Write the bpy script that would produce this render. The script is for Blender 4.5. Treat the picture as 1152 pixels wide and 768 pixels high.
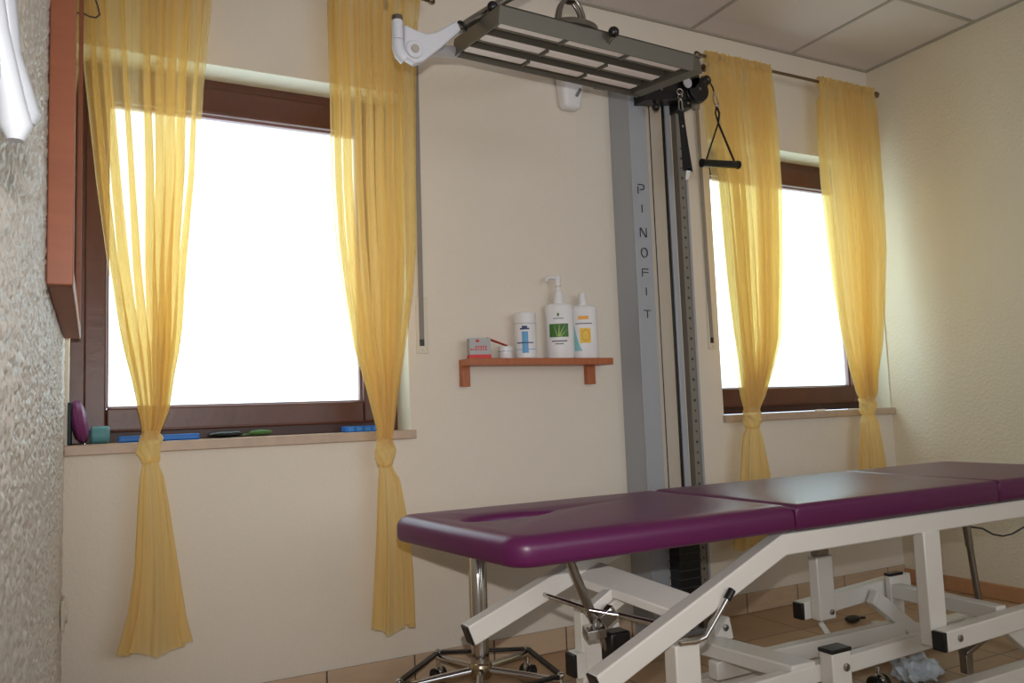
import bpy, bmesh, math, random
import numpy as np
from mathutils import Vector, Matrix
random.seed(4)
PI = math.pi
for o in list(bpy.data.objects): bpy.data.objects.remove(o)
scn = bpy.context.scene
COL = scn.collection

# ------------------------------------------------------------------ camera
R = Vector((0.88587916, -0.46244167, -0.03695691))
U = Vector((-0.00776273, -0.09442813, 0.99550142))
W = Vector((0.46385111, 0.88160707, 0.08724172))
CAM = Vector((-3.53931645, -2.67790617, 0.90140834))
cd = bpy.data.cameras.new('camera'); cam = bpy.data.objects.new('camera', cd); COL.objects.link(cam)
m = Matrix.Identity(4)
for i in range(3):
    m[i][0] = R[i]; m[i][1] = U[i]; m[i][2] = -W[i]; m[i][3] = CAM[i]
cam.matrix_world = m
cd.sensor_width = 36; cd.lens = 899.63 / 1152 * 36; cd.clip_start = 0.02; cd.clip_end = 60
scn.camera = cam

# ------------------------------------------------------------------ light
SKY = 4.6
FLASH = 27.0
FILL_BEHIND = 31.0
w = bpy.data.worlds.new('sky'); scn.world = w; w.use_nodes = True
bg = w.node_tree.nodes['Background']; bg.inputs[0].default_value = (0.66, 0.82, 1.0, 1); bg.inputs[1].default_value = SKY
scn.view_settings.view_transform = 'Standard'; scn.view_settings.look = 'None'
scn.view_settings.exposure = -0.07; scn.view_settings.gamma = 1; scn.view_settings.use_curve_mapping = False

def portal(name, x0, x1, z0, z1, y):
    ld = bpy.data.lights.new(name, 'AREA'); ld.shape = 'RECTANGLE'; ld.size = x1 - x0; ld.size_y = z1 - z0
    ld.cycles.is_portal = True
    o = bpy.data.objects.new(name, ld); COL.objects.link(o)
    o.location = ((x0 + x1) / 2, y, (z0 + z1) / 2); o.rotation_euler = (-PI / 2, 0, 0)   # points to -y
portal('sky_portal', -3.6, -2.56, 0.86, 2.06, 0.262)
portal('sky_portal', -1.09, -0.01, 0.86, 2.08, 0.262)
# the pop-up flash of the camera that took the photograph
fd = bpy.data.lights.new('camera_flash', 'SPOT'); fd.energy = FLASH * 4 * PI / 4; fd.spot_size = math.radians(86); fd.spot_blend = 0.9
fd.shadow_soft_size = 0.012; fd.color = (1.0, 0.97, 0.96)
fl = bpy.data.objects.new('camera_flash', fd); COL.objects.link(fl)
mf = m.copy(); p = CAM + U * 0.105 + W * 0.03
for i in range(3): mf[i][3] = p[i]
fl.matrix_world = mf

# added fill light behind the camera, lifts the room's soft ambient level
ld = bpy.data.lights.new('window_daylight_behind', 'AREA'); ld.shape = 'RECTANGLE'; ld.size = 2.6; ld.size_y = 1.5; ld.energy = FILL_BEHIND; ld.color = (0.84, 0.92, 1.0)
o = bpy.data.objects.new('window_daylight_behind', ld); COL.objects.link(o); o.location = (-1.7, -4.36, 1.55); o.rotation_euler = (PI / 2, 0, 0)

# ------------------------------------------------------------------ materials
def srgb(r, g, b):
    f = lambda c: (c / 255 / 12.92) if c / 255 <= 0.04045 else ((c / 255 + 0.055) / 1.055) ** 2.4
    return (f(r), f(g), f(b), 1)
def mat(name, col, rough=0.6, metal=0.0, noise=0.0, nscale=8, bump=0.0, bscale=60, spec=0.5, detail=4, coat=0.0, bdist=0.01, stretch=(1, 1, 1)):
    M = bpy.data.materials.new(name); M.use_nodes = True; nt = M.node_tree; N = nt.nodes; L = nt.links
    b = N['Principled BSDF']; c = srgb(*col)
    b.inputs['Base Color'].default_value = c; b.inputs['Roughness'].default_value = rough
    b.inputs['Metallic'].default_value = metal; b.inputs['Specular IOR Level'].default_value = spec
    b.inputs['Coat Weight'].default_value = coat
    tc = N.new('ShaderNodeTexCoord'); mp = N.new('ShaderNodeMapping'); mp.inputs['Scale'].default_value = stretch
    L.new(tc.outputs['Object'], mp.inputs[0])
    n = N.new('ShaderNodeTexNoise'); n.inputs['Scale'].default_value = nscale; n.inputs['Detail'].default_value = detail
    L.new(mp.outputs[0], n.inputs[0])
    amt = noise if noise else 0.02
    mx = N.new('ShaderNodeMix'); mx.data_type = 'RGBA'
    mx.inputs[6].default_value = tuple(v * (1 - amt) for v in c[:3]) + (1,)
    mx.inputs[7].default_value = tuple(min(1, v * (1 + amt)) for v in c[:3]) + (1,)
    L.new(n.outputs[0], mx.inputs[0]); L.new(mx.outputs[2], b.inputs['Base Color'])
    if bump:
        n2 = N.new('ShaderNodeTexNoise'); n2.inputs['Scale'].default_value = bscale; n2.inputs['Detail'].default_value = 5
        L.new(tc.outputs['Object'], n2.inputs[0])
        bp = N.new('ShaderNodeBump'); bp.inputs['Strength'].default_value = bump; bp.inputs['Distance'].default_value = bdist
        L.new(n2.outputs[0], bp.inputs['Height']); L.new(bp.outputs[0], b.inputs['Normal'])
    return M

M_wall = mat('cream_woodchip_wall', (226, 216, 201), 0.85, noise=0.03, nscale=3, bump=0.5, bscale=90, bdist=0.004, spec=0.2)
M_wallr = mat('cream_rough_wall', (230, 219, 198), 0.85, noise=0.03, nscale=3, bump=0.7, bscale=70, bdist=0.006, spec=0.2)
M_reveal = mat('white_reveal_plaster', (232, 229, 212), 0.8, noise=0.02)
M_ceil = mat('ceiling_panel', (214, 204, 201), 0.9, noise=0.02, nscale=40, bump=0.15, bscale=200, bdist=0.002)
M_bar = mat('ceiling_grid_bar', (168, 160, 150), 0.6)
M_wood = mat('dark_stained_window_wood', (90, 52, 39), 0.38, noise=0.3, nscale=12, stretch=(1, 8, 1), bump=0.1, bscale=40)
M_rail = mat('dark_window_wood_low', (62, 34, 28), 0.5, noise=0.25, nscale=14)
M_gasket = mat('window_gasket', (150, 120, 125), 0.5)
M_sill = mat('pinkish_stone_sill', (188, 164, 142), 0.45, noise=0.18, nscale=28)
M_red = mat('reddish_wood_frame', (158, 92, 62), 0.5, noise=0.15, nscale=10, stretch=(1, 1, 6))
M_orange = mat('orange_varnished_wood', (172, 98, 58), 0.4, noise=0.22, nscale=14, stretch=(8, 1, 1))
M_paint = mat('white_powder_coat', (222, 217, 208), 0.24, noise=0.02, spec=0.5)
M_black = mat('black_plastic', (18, 18, 20), 0.35)
M_strap = mat('black_webbing', (20, 20, 22), 0.8)
M_chrome = mat('chrome', (205, 203, 200), 0.12, metal=1.0)
M_steel = mat('brushed_steel', (150, 145, 138), 0.3, metal=1.0)
M_alu = mat('grey_aluminium_sheet', (168, 171, 177), 0.45, metal=0.15, noise=0.03)
M_railm = mat('zinc_hole_rail', (140, 134, 124), 0.5, metal=0.4, noise=0.04)
M_slot = mat('cut_out_letter_dark', (66, 66, 70), 0.7)
M_rod = mat('brass_grey_rod', (120, 104, 84), 0.3, metal=0.8)
M_belt = mat('grey_shutter_belt', (140, 134, 128), 0.85, noise=0.1, nscale=120)
M_plate = mat('cream_plastic_plate', (214, 204, 184), 0.45)
M_hook = mat('pale_hook_plastic', (168, 171, 176), 0.4)
M_white = mat('white_plastic', (232, 230, 230), 0.4)
M_lamp = mat('lamp_grey_green_metal', (102, 97, 86), 0.4, metal=0.4)
M_lampd = mat('lamp_dark_slot', (40, 32, 28), 0.6)
M_tube = mat('white_lamp_tube', (236, 226, 224), 0.35)
M_arm = mat('pale_grey_arm_plastic', (206, 206, 212), 0.4)
M_pad = mat('plum_vinyl_upholstery', (88, 24, 72), 0.36, noise=0.03, nscale=30, bump=0.08, bscale=260, bdist=0.001, spec=0.45)
M_tile = mat('skirting_tile', (196, 170, 142), 0.45, noise=0.16, nscale=9, stretch=(1, 1, 5))
M_grout = mat('grout', (110, 92, 78), 0.9)
M_woodb = mat('orange_wood_skirting', (190, 142, 104), 0.45, noise=0.15, nscale=9, stretch=(1, 5, 1))
M_mirror = mat('mirror_glass', (190, 196, 196), 0.04, metal=1.0)
M_purple = mat('purple_foam', (112, 44, 96), 0.5)
M_teal = mat('teal_foam', (88, 142, 148), 0.6)
M_dteal = mat('dark_green_rubber', (14, 40, 38), 0.6)
M_blue = mat('blue_foam', (22, 104, 190), 0.5)
M_rib = mat('blue_rib', (58, 134, 206), 0.5)
M_green = mat('green_leaf_fabric', (74, 112, 54), 0.6)
M_clear = mat('translucent_plastic_bag', (205, 214, 220), 0.15)
M_redp = mat('red_card', (205, 52, 48), 0.5)
M_silver = mat('silver_card', (168, 168, 166), 0.4)
M_lblue = mat('label_blue', (98, 160, 206), 0.5)
M_navy = mat('label_navy', (40, 62, 110), 0.5)
M_aloe = mat('aloe_picture', (60, 110, 40), 0.5, noise=0.9, nscale=60, stretch=(1, 1, .3))
M_leaf = mat('pale_leaf_print', (160, 190, 96), 0.5)
M_peel = mat('lemon_slice_print', (226, 160, 40), 0.5)
M_lorange = mat('label_orange', (240, 172, 78), 0.5)
M_lemon = mat('lemon_picture', (238, 196, 60), 0.5, noise=0.15, nscale=60)
M_lteal = mat('label_teal', (140, 196, 200), 0.5)
M_greyt = mat('label_print_grey', (120, 120, 118), 0.6)
M_brass = mat('brass_hub', (176, 160, 130), 0.25, metal=1.0)

def plaster(name):
    M = mat(name, (204, 196, 186), 0.42, noise=0.06, nscale=30, spec=0.5); nt = M.node_tree; N = nt.nodes; L = nt.links
    tc = N.new('ShaderNodeTexCoord'); mp = N.new('ShaderNodeMapping'); mp.inputs['Scale'].default_value = (1, 1, 0.7)
    L.new(tc.outputs['Object'], mp.inputs[0])
    v = N.new('ShaderNodeTexNoise'); v.inputs['Scale'].default_value = 95; v.inputs['Detail'].default_value = 3; v.inputs['Roughness'].default_value = 0.6
    L.new(mp.outputs[0], v.inputs[0])
    r = N.new('ShaderNodeMapRange'); r.inputs[1].default_value = 0.35; r.inputs[2].default_value = 0.7; L.new(v.outputs[0], r.inputs[0])
    bp = N.new('ShaderNodeBump'); bp.inputs['Strength'].default_value = 0.25; bp.inputs['Distance'].default_value = 0.003
    L.new(r.outputs[0], bp.inputs['Height']); L.new(bp.outputs[0], N['Principled BSDF'].inputs['Normal'])
    return M
M_left = plaster('coarse_roughcast_plaster')

def tiles():
    M = mat('beige_floor_tiles', (150, 118, 84), 0.35); nt = M.node_tree; N = nt.nodes; L = nt.links
    tc = N.new('ShaderNodeTexCoord'); mp = N.new('ShaderNodeMapping'); mp.inputs['Location'].default_value = (0.134, 0.0, 0)
    L.new(tc.outputs['Object'], mp.inputs[0])
    b = N.new('ShaderNodeTexBrick'); b.offset = 0; b.squash = 1
    b.inputs['Scale'].default_value = 1; b.inputs['Brick Width'].default_value = 0.303; b.inputs['Row Height'].default_value = 0.303
    b.inputs['Mortar Size'].default_value = 0.004; b.inputs['Mortar Smooth'].default_value = 0.1
    b.inputs['Color1'].default_value = srgb(188, 156, 122); b.inputs['Color2'].default_value = srgb(176, 144, 112); b.inputs['Mortar'].default_value = srgb(128, 106, 88)
    L.new(mp.outputs[0], b.inputs[0])
    n = N.new('ShaderNodeTexNoise'); n.inputs['Scale'].default_value = 6; L.new(tc.outputs['Object'], n.inputs[0])
    r = N.new('ShaderNodeMapRange'); r.inputs[3].default_value = 0.8; r.inputs[4].default_value = 1.2; L.new(n.outputs[0], r.inputs[0])
    mu = N.new('ShaderNodeVectorMath'); mu.operation = 'SCALE'; L.new(b.outputs[0], mu.inputs[0]); L.new(r.outputs[0], mu.inputs['Scale'])
    L.new(mu.outputs[0], N['Principled BSDF'].inputs['Base Color'])
    return M
M_floor = tiles()

def frosted(name, tint, fac=0.5):
    M = bpy.data.materials.new(name); M.use_nodes = True; nt = M.node_tree; N = nt.nodes; L = nt.links
    N.remove(N['Principled BSDF']); out = N['Material Output']
    t = N.new('ShaderNodeBsdfTransparent'); t.inputs[0].default_value = tint
    tl = N.new('ShaderNodeBsdfTranslucent'); tl.inputs[0].default_value = tint
    gl = N.new('ShaderNodeBsdfGlossy'); gl.inputs['Roughness'].default_value = 0.25
    mx = N.new('ShaderNodeMixShader'); mx.inputs[0].default_value = fac; m2 = N.new('ShaderNodeMixShader'); m2.inputs[0].default_value = 0.04
    tc = N.new('ShaderNodeTexCoord'); n = N.new('ShaderNodeTexNoise'); n.inputs['Scale'].default_value = 2.5; L.new(tc.outputs['Object'], n.inputs[0])
    mc = N.new('ShaderNodeMix'); mc.data_type = 'RGBA'; mc.inputs[6].default_value = tint
    mc.inputs[7].default_value = (min(1, tint[0] * 1.04), tint[1], tint[2] * 0.86, 1); L.new(n.outputs[0], mc.inputs[0])
    L.new(mc.outputs[2], t.inputs[0]); L.new(mc.outputs[2], tl.inputs[0])
    L.new(t.outputs[0], mx.inputs[1]); L.new(tl.outputs[0], mx.inputs[2]); L.new(mx.outputs[0], m2.inputs[1]); L.new(gl.outputs[0], m2.inputs[2])
    L.new(m2.outputs[0], out.inputs[0]); return M
M_glass1 = frosted('frosted_pane', (0.96, 0.98, 0.98, 1), 0.3)
M_glass2 = frosted('frosted_textured_pane', (0.90, 0.93, 0.90, 1), 0.3)

def cloth(name, alpha, col=(0.94, 0.74, 0.38, 1)):
    M = bpy.data.materials.new(name); M.use_nodes = True; nt = M.node_tree; N = nt.nodes; L = nt.links
    N.remove(N['Principled BSDF']); out = N['Material Output']
    t = N.new('ShaderNodeBsdfTransparent'); t.inputs[0].default_value = (1.0, 0.94, 0.68, 1)
    tl = N.new('ShaderNodeBsdfTranslucent'); tl.inputs[0].default_value = col
    d = N.new('ShaderNodeBsdfDiffuse'); d.inputs[0].default_value = col
    a = N.new('ShaderNodeMixShader'); a.inputs[0].default_value = 0.5; L.new(tl.outputs[0], a.inputs[1]); L.new(d.outputs[0], a.inputs[2])
    b = N.new('ShaderNodeMixShader'); L.new(t.outputs[0], b.inputs[1]); L.new(a.outputs[0], b.inputs[2])
    tc = N.new('ShaderNodeTexCoord'); mp = N.new('ShaderNodeMapping'); mp.inputs['Scale'].default_value = (60, 60, 3)
    n = N.new('ShaderNodeTexNoise'); n.inputs['Scale'].default_value = 1; n.inputs['Detail'].default_value = 2
    L.new(tc.outputs['Object'], mp.inputs[0]); L.new(mp.outputs[0], n.inputs[0])
    r = N.new('ShaderNodeMapRange'); r.inputs[3].default_value = alpha - 0.12; r.inputs[4].default_value = alpha + 0.12
    L.new(n.outputs[0], r.inputs[0]); L.new(r.outputs[0], b.inputs[0]); L.new(b.outputs[0], out.inputs[0])
    return M
M_cloth = cloth('sheer_yellow_voile', 0.50)
M_cloth2 = cloth('gathered_yellow_voile', 0.66)

# ------------------------------------------------------------------ mesh helpers
def root_origin(o):
    while o.parent: o = o.parent
    return Vector(o.location)
class MB:
    def __init__(s): s.b = bmesh.new()
    def quadbox(s, P):                      # 8 corners: bottom 4, top 4
        v = [s.b.verts.new(p) for p in P]
        for f in ((3, 2, 1, 0), (4, 5, 6, 7), (0, 1, 5, 4), (1, 2, 6, 5), (2, 3, 7, 6), (3, 0, 4, 7)):
            s.b.faces.new([v[i] for i in f])
        return s
    def box(s, x0, x1, y0, y1, z0, z1):
        return s.quadbox([(x0, y0, z0), (x1, y0, z0), (x1, y1, z0), (x0, y1, z0), (x0, y0, z1), (x1, y0, z1), (x1, y1, z1), (x0, y1, z1)])
    def beam(s, p, q, w_, h_, side=None):
        p = Vector(p); q = Vector(q); d = (q - p).normalized()
        a = Vector(side) if side else (d.cross(Vector((0, 0, 1))) if abs(d.z) < 0.95 else Vector((1, 0, 0)))
        a = (a - d * a.dot(d)).normalized(); u = a.cross(d).normalized()
        if u.z < 0: u = -u
        P = []
        for e in (p, q): P.append([e - a * w_ / 2 - u * h_ / 2, e + a * w_ / 2 - u * h_ / 2, e + a * w_ / 2 + u * h_ / 2, e - a * w_ / 2 + u * h_ / 2])
        return s.quadbox(P[0] + P[1])
    def poly_prism(s, pts, ax, c0, c1):     # pts in the two other axes
        def mk(a, b, c): return {0: (c, a, b), 1: (a, c, b), 2: (a, b, c)}[ax]
        A = [s.b.verts.new(mk(a, b, c0)) for a, b in pts]; B = [s.b.verts.new(mk(a, b, c1)) for a, b in pts]
        s.b.faces.new(A[::-1]); s.b.faces.new(B); n = len(pts)
        for i in range(n): s.b.faces.new([A[i], A[(i + 1) % n], B[(i + 1) % n], B[i]])
        return s
    def loft(s, rings, close=True, caps=True):
        V = [[s.b.verts.new(p) for p in r] for r in rings]; n = len(V[0])
        for a, b in zip(V, V[1:]):
            for i in range(n if close else n - 1): s.b.faces.new([a[i], a[(i + 1) % n], b[(i + 1) % n], b[i]])
        if caps and close: s.b.faces.new(V[0][::-1]); s.b.faces.new(V[-1])
        return s
    def tube(s, pts, r, seg=12):
        pts = [Vector(p) for p in pts]; rs = r if isinstance(r, (list, tuple)) else [r] * len(pts); rings = []; prev = None
        for i, p in enumerate(pts):
            d = (pts[min(i + 1, len(pts) - 1)] - pts[max(i - 1, 0)]).normalized()
            if prev is None: a = d.orthogonal().normalized()
            else: a = (prev - d * prev.dot(d)).normalized()
            prev = a; b = d.cross(a)
            rings.append([p + (a * math.cos(2 * PI * k / seg) + b * math.sin(2 * PI * k / seg)) * rs[i] for k in range(seg)])
        return s.loft(rings)
    def cyl(s, p, q, r, r2=None, seg=20): return s.tube([p, q], [r, r if r2 is None else r2], seg)
    def lathe(s, c, prof, sx=1, sy=1, seg=32, rot=0):
        c = Vector(c); rings = []
        for r_, z in prof:
            rings.append([c + Vector((math.cos(rot) * sx * r_ * math.cos(t) - math.sin(rot) * sy * r_ * math.sin(t), math.sin(rot) * sx * r_ * math.cos(t) + math.cos(rot) * sy * r_ * math.sin(t), z)) for t in [2 * PI * k / seg for k in range(seg)]])
        return s.loft(rings)
    def ball(s, c, r, sc=(1, 1, 1), seg=20):
        M_ = Matrix.Translation(Vector(c)) @ Matrix.Diagonal((r * sc[0], r * sc[1], r * sc[2], 1))
        bmesh.ops.create_uvsphere(s.b, u_segments=seg, v_segments=seg // 2, radius=1, matrix=M_); return s
    def torus(s, c, Rr, r, axis=(0, 0, 1), seg=28, a0=0, a1=2 * PI):
        c = Vector(c); n = Vector(axis).normalized(); a = n.orthogonal().normalized(); b = n.cross(a); full = a1 - a0 > 6.2
        pts = [c + (a * math.cos(t) + b * math.sin(t)) * Rr for t in [a0 + (a1 - a0) * k / seg for k in range(seg + (0 if full else 1))]]
        if not full: return s.tube(pts, r, 8)
        rings = []
        for k, p in enumerate(pts):
            t = a0 + (a1 - a0) * k / seg; o = (a * math.cos(t) + b * math.sin(t))
            rings.append([p + (o * math.cos(f) + n * math.sin(f)) * r for f in [2 * PI * j / 8 for j in range(8)]])
        rings.append(rings[0])
        return s.loft(rings, caps=False)
    def xform(s, M_):
        bmesh.ops.transform(s.b, matrix=M_, verts=s.b.verts); return s
    def build(s, name, material, parent=None, bevel=0, seg=2, smooth=35, mats=None):
        bmesh.ops.remove_doubles(s.b, verts=s.b.verts, dist=1e-6)
        bmesh.ops.recalc_face_normals(s.b, faces=s.b.faces)
        me = bpy.data.meshes.new(name)
        loc = Vector((0, 0, 0))
        if parent is not None: loc = root_origin(parent)
        else:
            xs = [v.co for v in s.b.verts]; mn = Vector([min(c[i] for c in xs) for i in range(3)]); mx = Vector([max(c[i] for c in xs) for i in range(3)])
            loc = Vector(((mn.x + mx.x) / 2, (mn.y + mx.y) / 2, mn.z))
            if getattr(s, 'keep', False): loc = Vector((0, 0, 0))
        for v in s.b.verts: v.co -= loc
        s.b.to_mesh(me); s.b.free()
        me.materials.append(material)
        for pl in me.polygons: pl.use_smooth = True
        me.set_sharp_from_angle(angle=math.radians(smooth))
        o = bpy.data.objects.new(name, me); COL.objects.link(o)
        if parent is not None: o.parent = parent
        else: o.location = loc
        if bevel:
            md = o.modifiers.new('bevel', 'BEVEL'); md.width = bevel; md.segments = seg; md.limit_method = 'ANGLE'; md.angle_limit = math.radians(40)
            md.harden_normals = False
        return o
def thing(name, loc, label, cat, group=None):
    o = bpy.data.objects.new(name, None); COL.objects.link(o); o.location = loc; o.empty_display_size = 0.05
    o['label'] = label; o['category'] = cat
    if group: o['group'] = group
    return o
def tag(o, label, cat, group=None):
    o['label'] = label; o['category'] = cat
    if group: o['group'] = group
    return o
def struct(name, mb, material, bevel=0):
    mb.keep = True
    o = mb.build(name, material, None, bevel); o['kind'] = 'structure'; return o
def lerp(a, b, t): return a + (b - a) * t
def itp(z, tab):
    tab = sorted(tab); return float(np.interp(z, [t[0] for t in tab], [t[1] for t in tab]))

# ------------------------------------------------------------------ room shell
H = 2.587; XL = -3.612; YB = -4.4; TH = 0.26
W1 = (-3.605, -2.545, 0.85, 2.072); W2 = (-1.103, -0.004, 0.852, 2.094)
b = MB()
b.box(XL - 0.03, 0, 0, TH, 0, 0.82); b.box(XL - 0.03, 0, 0, TH, W2[3], H); b.box(W1[1], W2[0], 0, TH, 0.82, W2[3])
b.box(XL - 0.03, W1[1], 0, TH, W1[3], W2[3]); b.box(XL - 0.03, W1[0], 0, TH, 0.82, W1[3]); b.box(W2[1], 0, 0, TH, 0.82, W2[3])
struct('wall_back', b, M_wall)
# white painted linings of the two window recesses
def lining(n, w_):
    x0, x1, z0, z1 = w_; t = 0.003; b = MB()
    b.box(x0, x1, 0.001, 0.13, z1 - t, z1 + 0.0005); b.box(x1 - t, x1 + 0.0005, 0.001, 0.13, z0, z1 - t); b.box(x0 - 0.0005, x0 + t, 0.001, 0.13, z0, z1 - t)
    struct('trim_%d' % n, b, M_reveal)
lining(1, W1); lining(2, W2)
lw = struct('wall_left', MB().box(XL - 0.15, XL - 0.008, YB, TH, 0, H), M_left)
def relief(y0, y1, z0, z1, step):
    rs = np.random.RandomState(3); ny = int((y1 - y0) / step); nz = int((z1 - z0) / step)
    def field(cells):
        a = rs.rand(ny, nz); k = np.fft.fftfreq(ny)[:, None] ** 2 + np.fft.fftfreq(nz)[None, :] ** 2
        f = np.real(np.fft.ifft2(np.fft.fft2(a) * np.exp(-2 * (PI * cells) ** 2 * k))); f -= f.mean(); return f / f.std()
    h = field(0.85) * 0.75 + field(1.9) * 0.5; h = np.clip(h, -1.3, 2.2)
    y = np.linspace(y0, y1, ny); z = np.linspace(z0, z1, nz); Y_, Z_ = np.meshgrid(y, z, indexing='ij')
    h[0, :] = h[-1, :] = -2; h[:, 0] = h[:, -1] = -2
    co = np.stack([XL - 0.0026 + h * 0.0017, Y_, Z_], -1).reshape(-1, 3)
    i = np.arange(ny - 1)[:, None] * nz + np.arange(nz - 1)[None, :]
    fc = np.stack([i, i + nz, i + nz + 1, i + 1], -1).reshape(-1, 4)
    me = bpy.data.meshes.new('plaster_relief'); me.vertices.add(len(co)); me.vertices.foreach_set('co', co.ravel())
    me.loops.add(fc.size); me.loops.foreach_set('vertex_index', fc.ravel().astype(np.int32)); me.polygons.add(len(fc))
    me.polygons.foreach_set('loop_start', np.arange(0, fc.size, 4, dtype=np.int32)); me.polygons.foreach_set('use_smooth', np.ones(len(fc), dtype=bool))
    me.update(calc_edges=True); me.materials.append(M_left)
    o = bpy.data.objects.new('plaster_relief', me); COL.objects.link(o); o.parent = lw
relief(-2.60, -0.001, 0.01, 2.58, 0.0030)
struct('wall_right', MB().box(0, 0.15, YB, TH, 0, H), M_wallr)
struct('wall_front', MB().box(XL - 0.15, 0.15, YB - 0.15, YB, 0, H), M_wall)
struct('floor', MB().box(XL - 0.15, 0.15, YB - 0.15, TH, -0.1, 0), M_floor)
struct('ceiling', MB().box(XL - 0.15, 0.15, YB - 0.15, TH, H, H + 0.1), M_ceil)
b = MB()
y = -0.583
while y > YB + 0.1: b.box(XL, 0, y - 0.008, y + 0.008, H - 0.004, H + 0.001); y -= 0.625
x = -0.54
while x > XL + 0.1: b.box(x - 0.008, x + 0.008, YB, 0, H - 0.0045, H + 0.001); x -= 0.625
b.box(XL, 0, -0.018, 0.0, H - 0.006, H + 0.001); b.box(-0.018, 0, YB, 0, H - 0.0065, H + 0.001); b.box(XL, XL + 0.018, YB, 0, H - 0.0065, H + 0.001)
struct('trim_3', b, M_bar)
# skirting
b = MB(); b.box(XL, 0, -0.007, 0, 0, 0.083)
bo = struct('baseboard_back', b, M_grout)
b = MB(); x = -2.858 - 0.303 * 3
while x < 0:
    x1 = min(x + 0.299, -0.001); x0 = max(x + 0.002, XL + 0.001)
    if x1 > x0: b.box(x0, x1, -0.010, -0.006, 0.002, 0.084)
    x += 0.303
o = b.build('tile', M_tile, bo, bevel=0.0015)
struct('baseboard_right', MB().box(-0.014, 0, YB, 0, 0, 0.068), M_woodb, bevel=0.004)

# windows
def window(n, w_, glass, gx0, gx1, gz0, gz1, M_g):
    x0, x1, z0, z1 = w_
    b = MB()
    # outer frame
    b.box(x0, x0 + 0.045, 0.13, 0.20, z0, z1); b.box(x1 - 0.045, x1, 0.13, 0.20, z0, z1)
    b.box(x0 + 0.045, x1 - 0.045, 0.13, 0.20, z1 - 0.045, z1)
    b.keep = True
    fr = b.build('window_%d' % n, M_wood, None, bevel=0.004); fr['kind'] = 'structure'
    MB().box(x0 + 0.045, x1 - 0.045, 0.135, 0.20, z0, z0 + 0.042).build('bottom_rail', M_rail, fr, bevel=0.003)
    b = MB(); s0, s1, t0, t1 = x0 + 0.040, x1 - 0.040, z0 + 0.036, z1 - 0.036
    b.box(s0, gx0, 0.120, 0.185, t0, t1); b.box(gx1, s1, 0.120, 0.185, t0, t1)
    b.box(gx0, gx1, 0.120, 0.185, t0, gz0); b.box(gx0, gx1, 0.120, 0.185, gz1, t1)
    b.build('sash', M_wood, fr, bevel=0.006)
    b = MB(); e = 0.006
    b.box(gx0, gx0 + e, 0.150, 0.180, gz0, gz1); b.box(gx1 - e, gx1, 0.150, 0.180, gz0, gz1)
    b.box(gx0 + e, gx1 - e, 0.150, 0.180, gz0, gz0 + e); b.box(gx0 + e, gx1 - e, 0.150, 0.180, gz1 - e, gz1)
    b.build('glazing_bead', M_gasket, fr)
    MB().box(gx0 + e, gx1 - e, 0.164, 0.170, gz0 + e, gz1 - e).build('pane', M_g, fr)
    return fr
fr1 = window(1, W1, None, -3.502, -2.676, 0.958, 1.948, M_glass1)
fr2 = window(2, W2, None, -1.010, -0.110, 0.968, 1.970, M_glass2)
def sill(n, x0, x1):
    struct('trim_%d' % n, MB().box(x0, x1, -0.022, 0.134, 0.82, 0.851), M_sill, bevel=0.003)
sill(4, XL, -2.532); sill(5, W2[0] - 0.004, 0)

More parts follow.
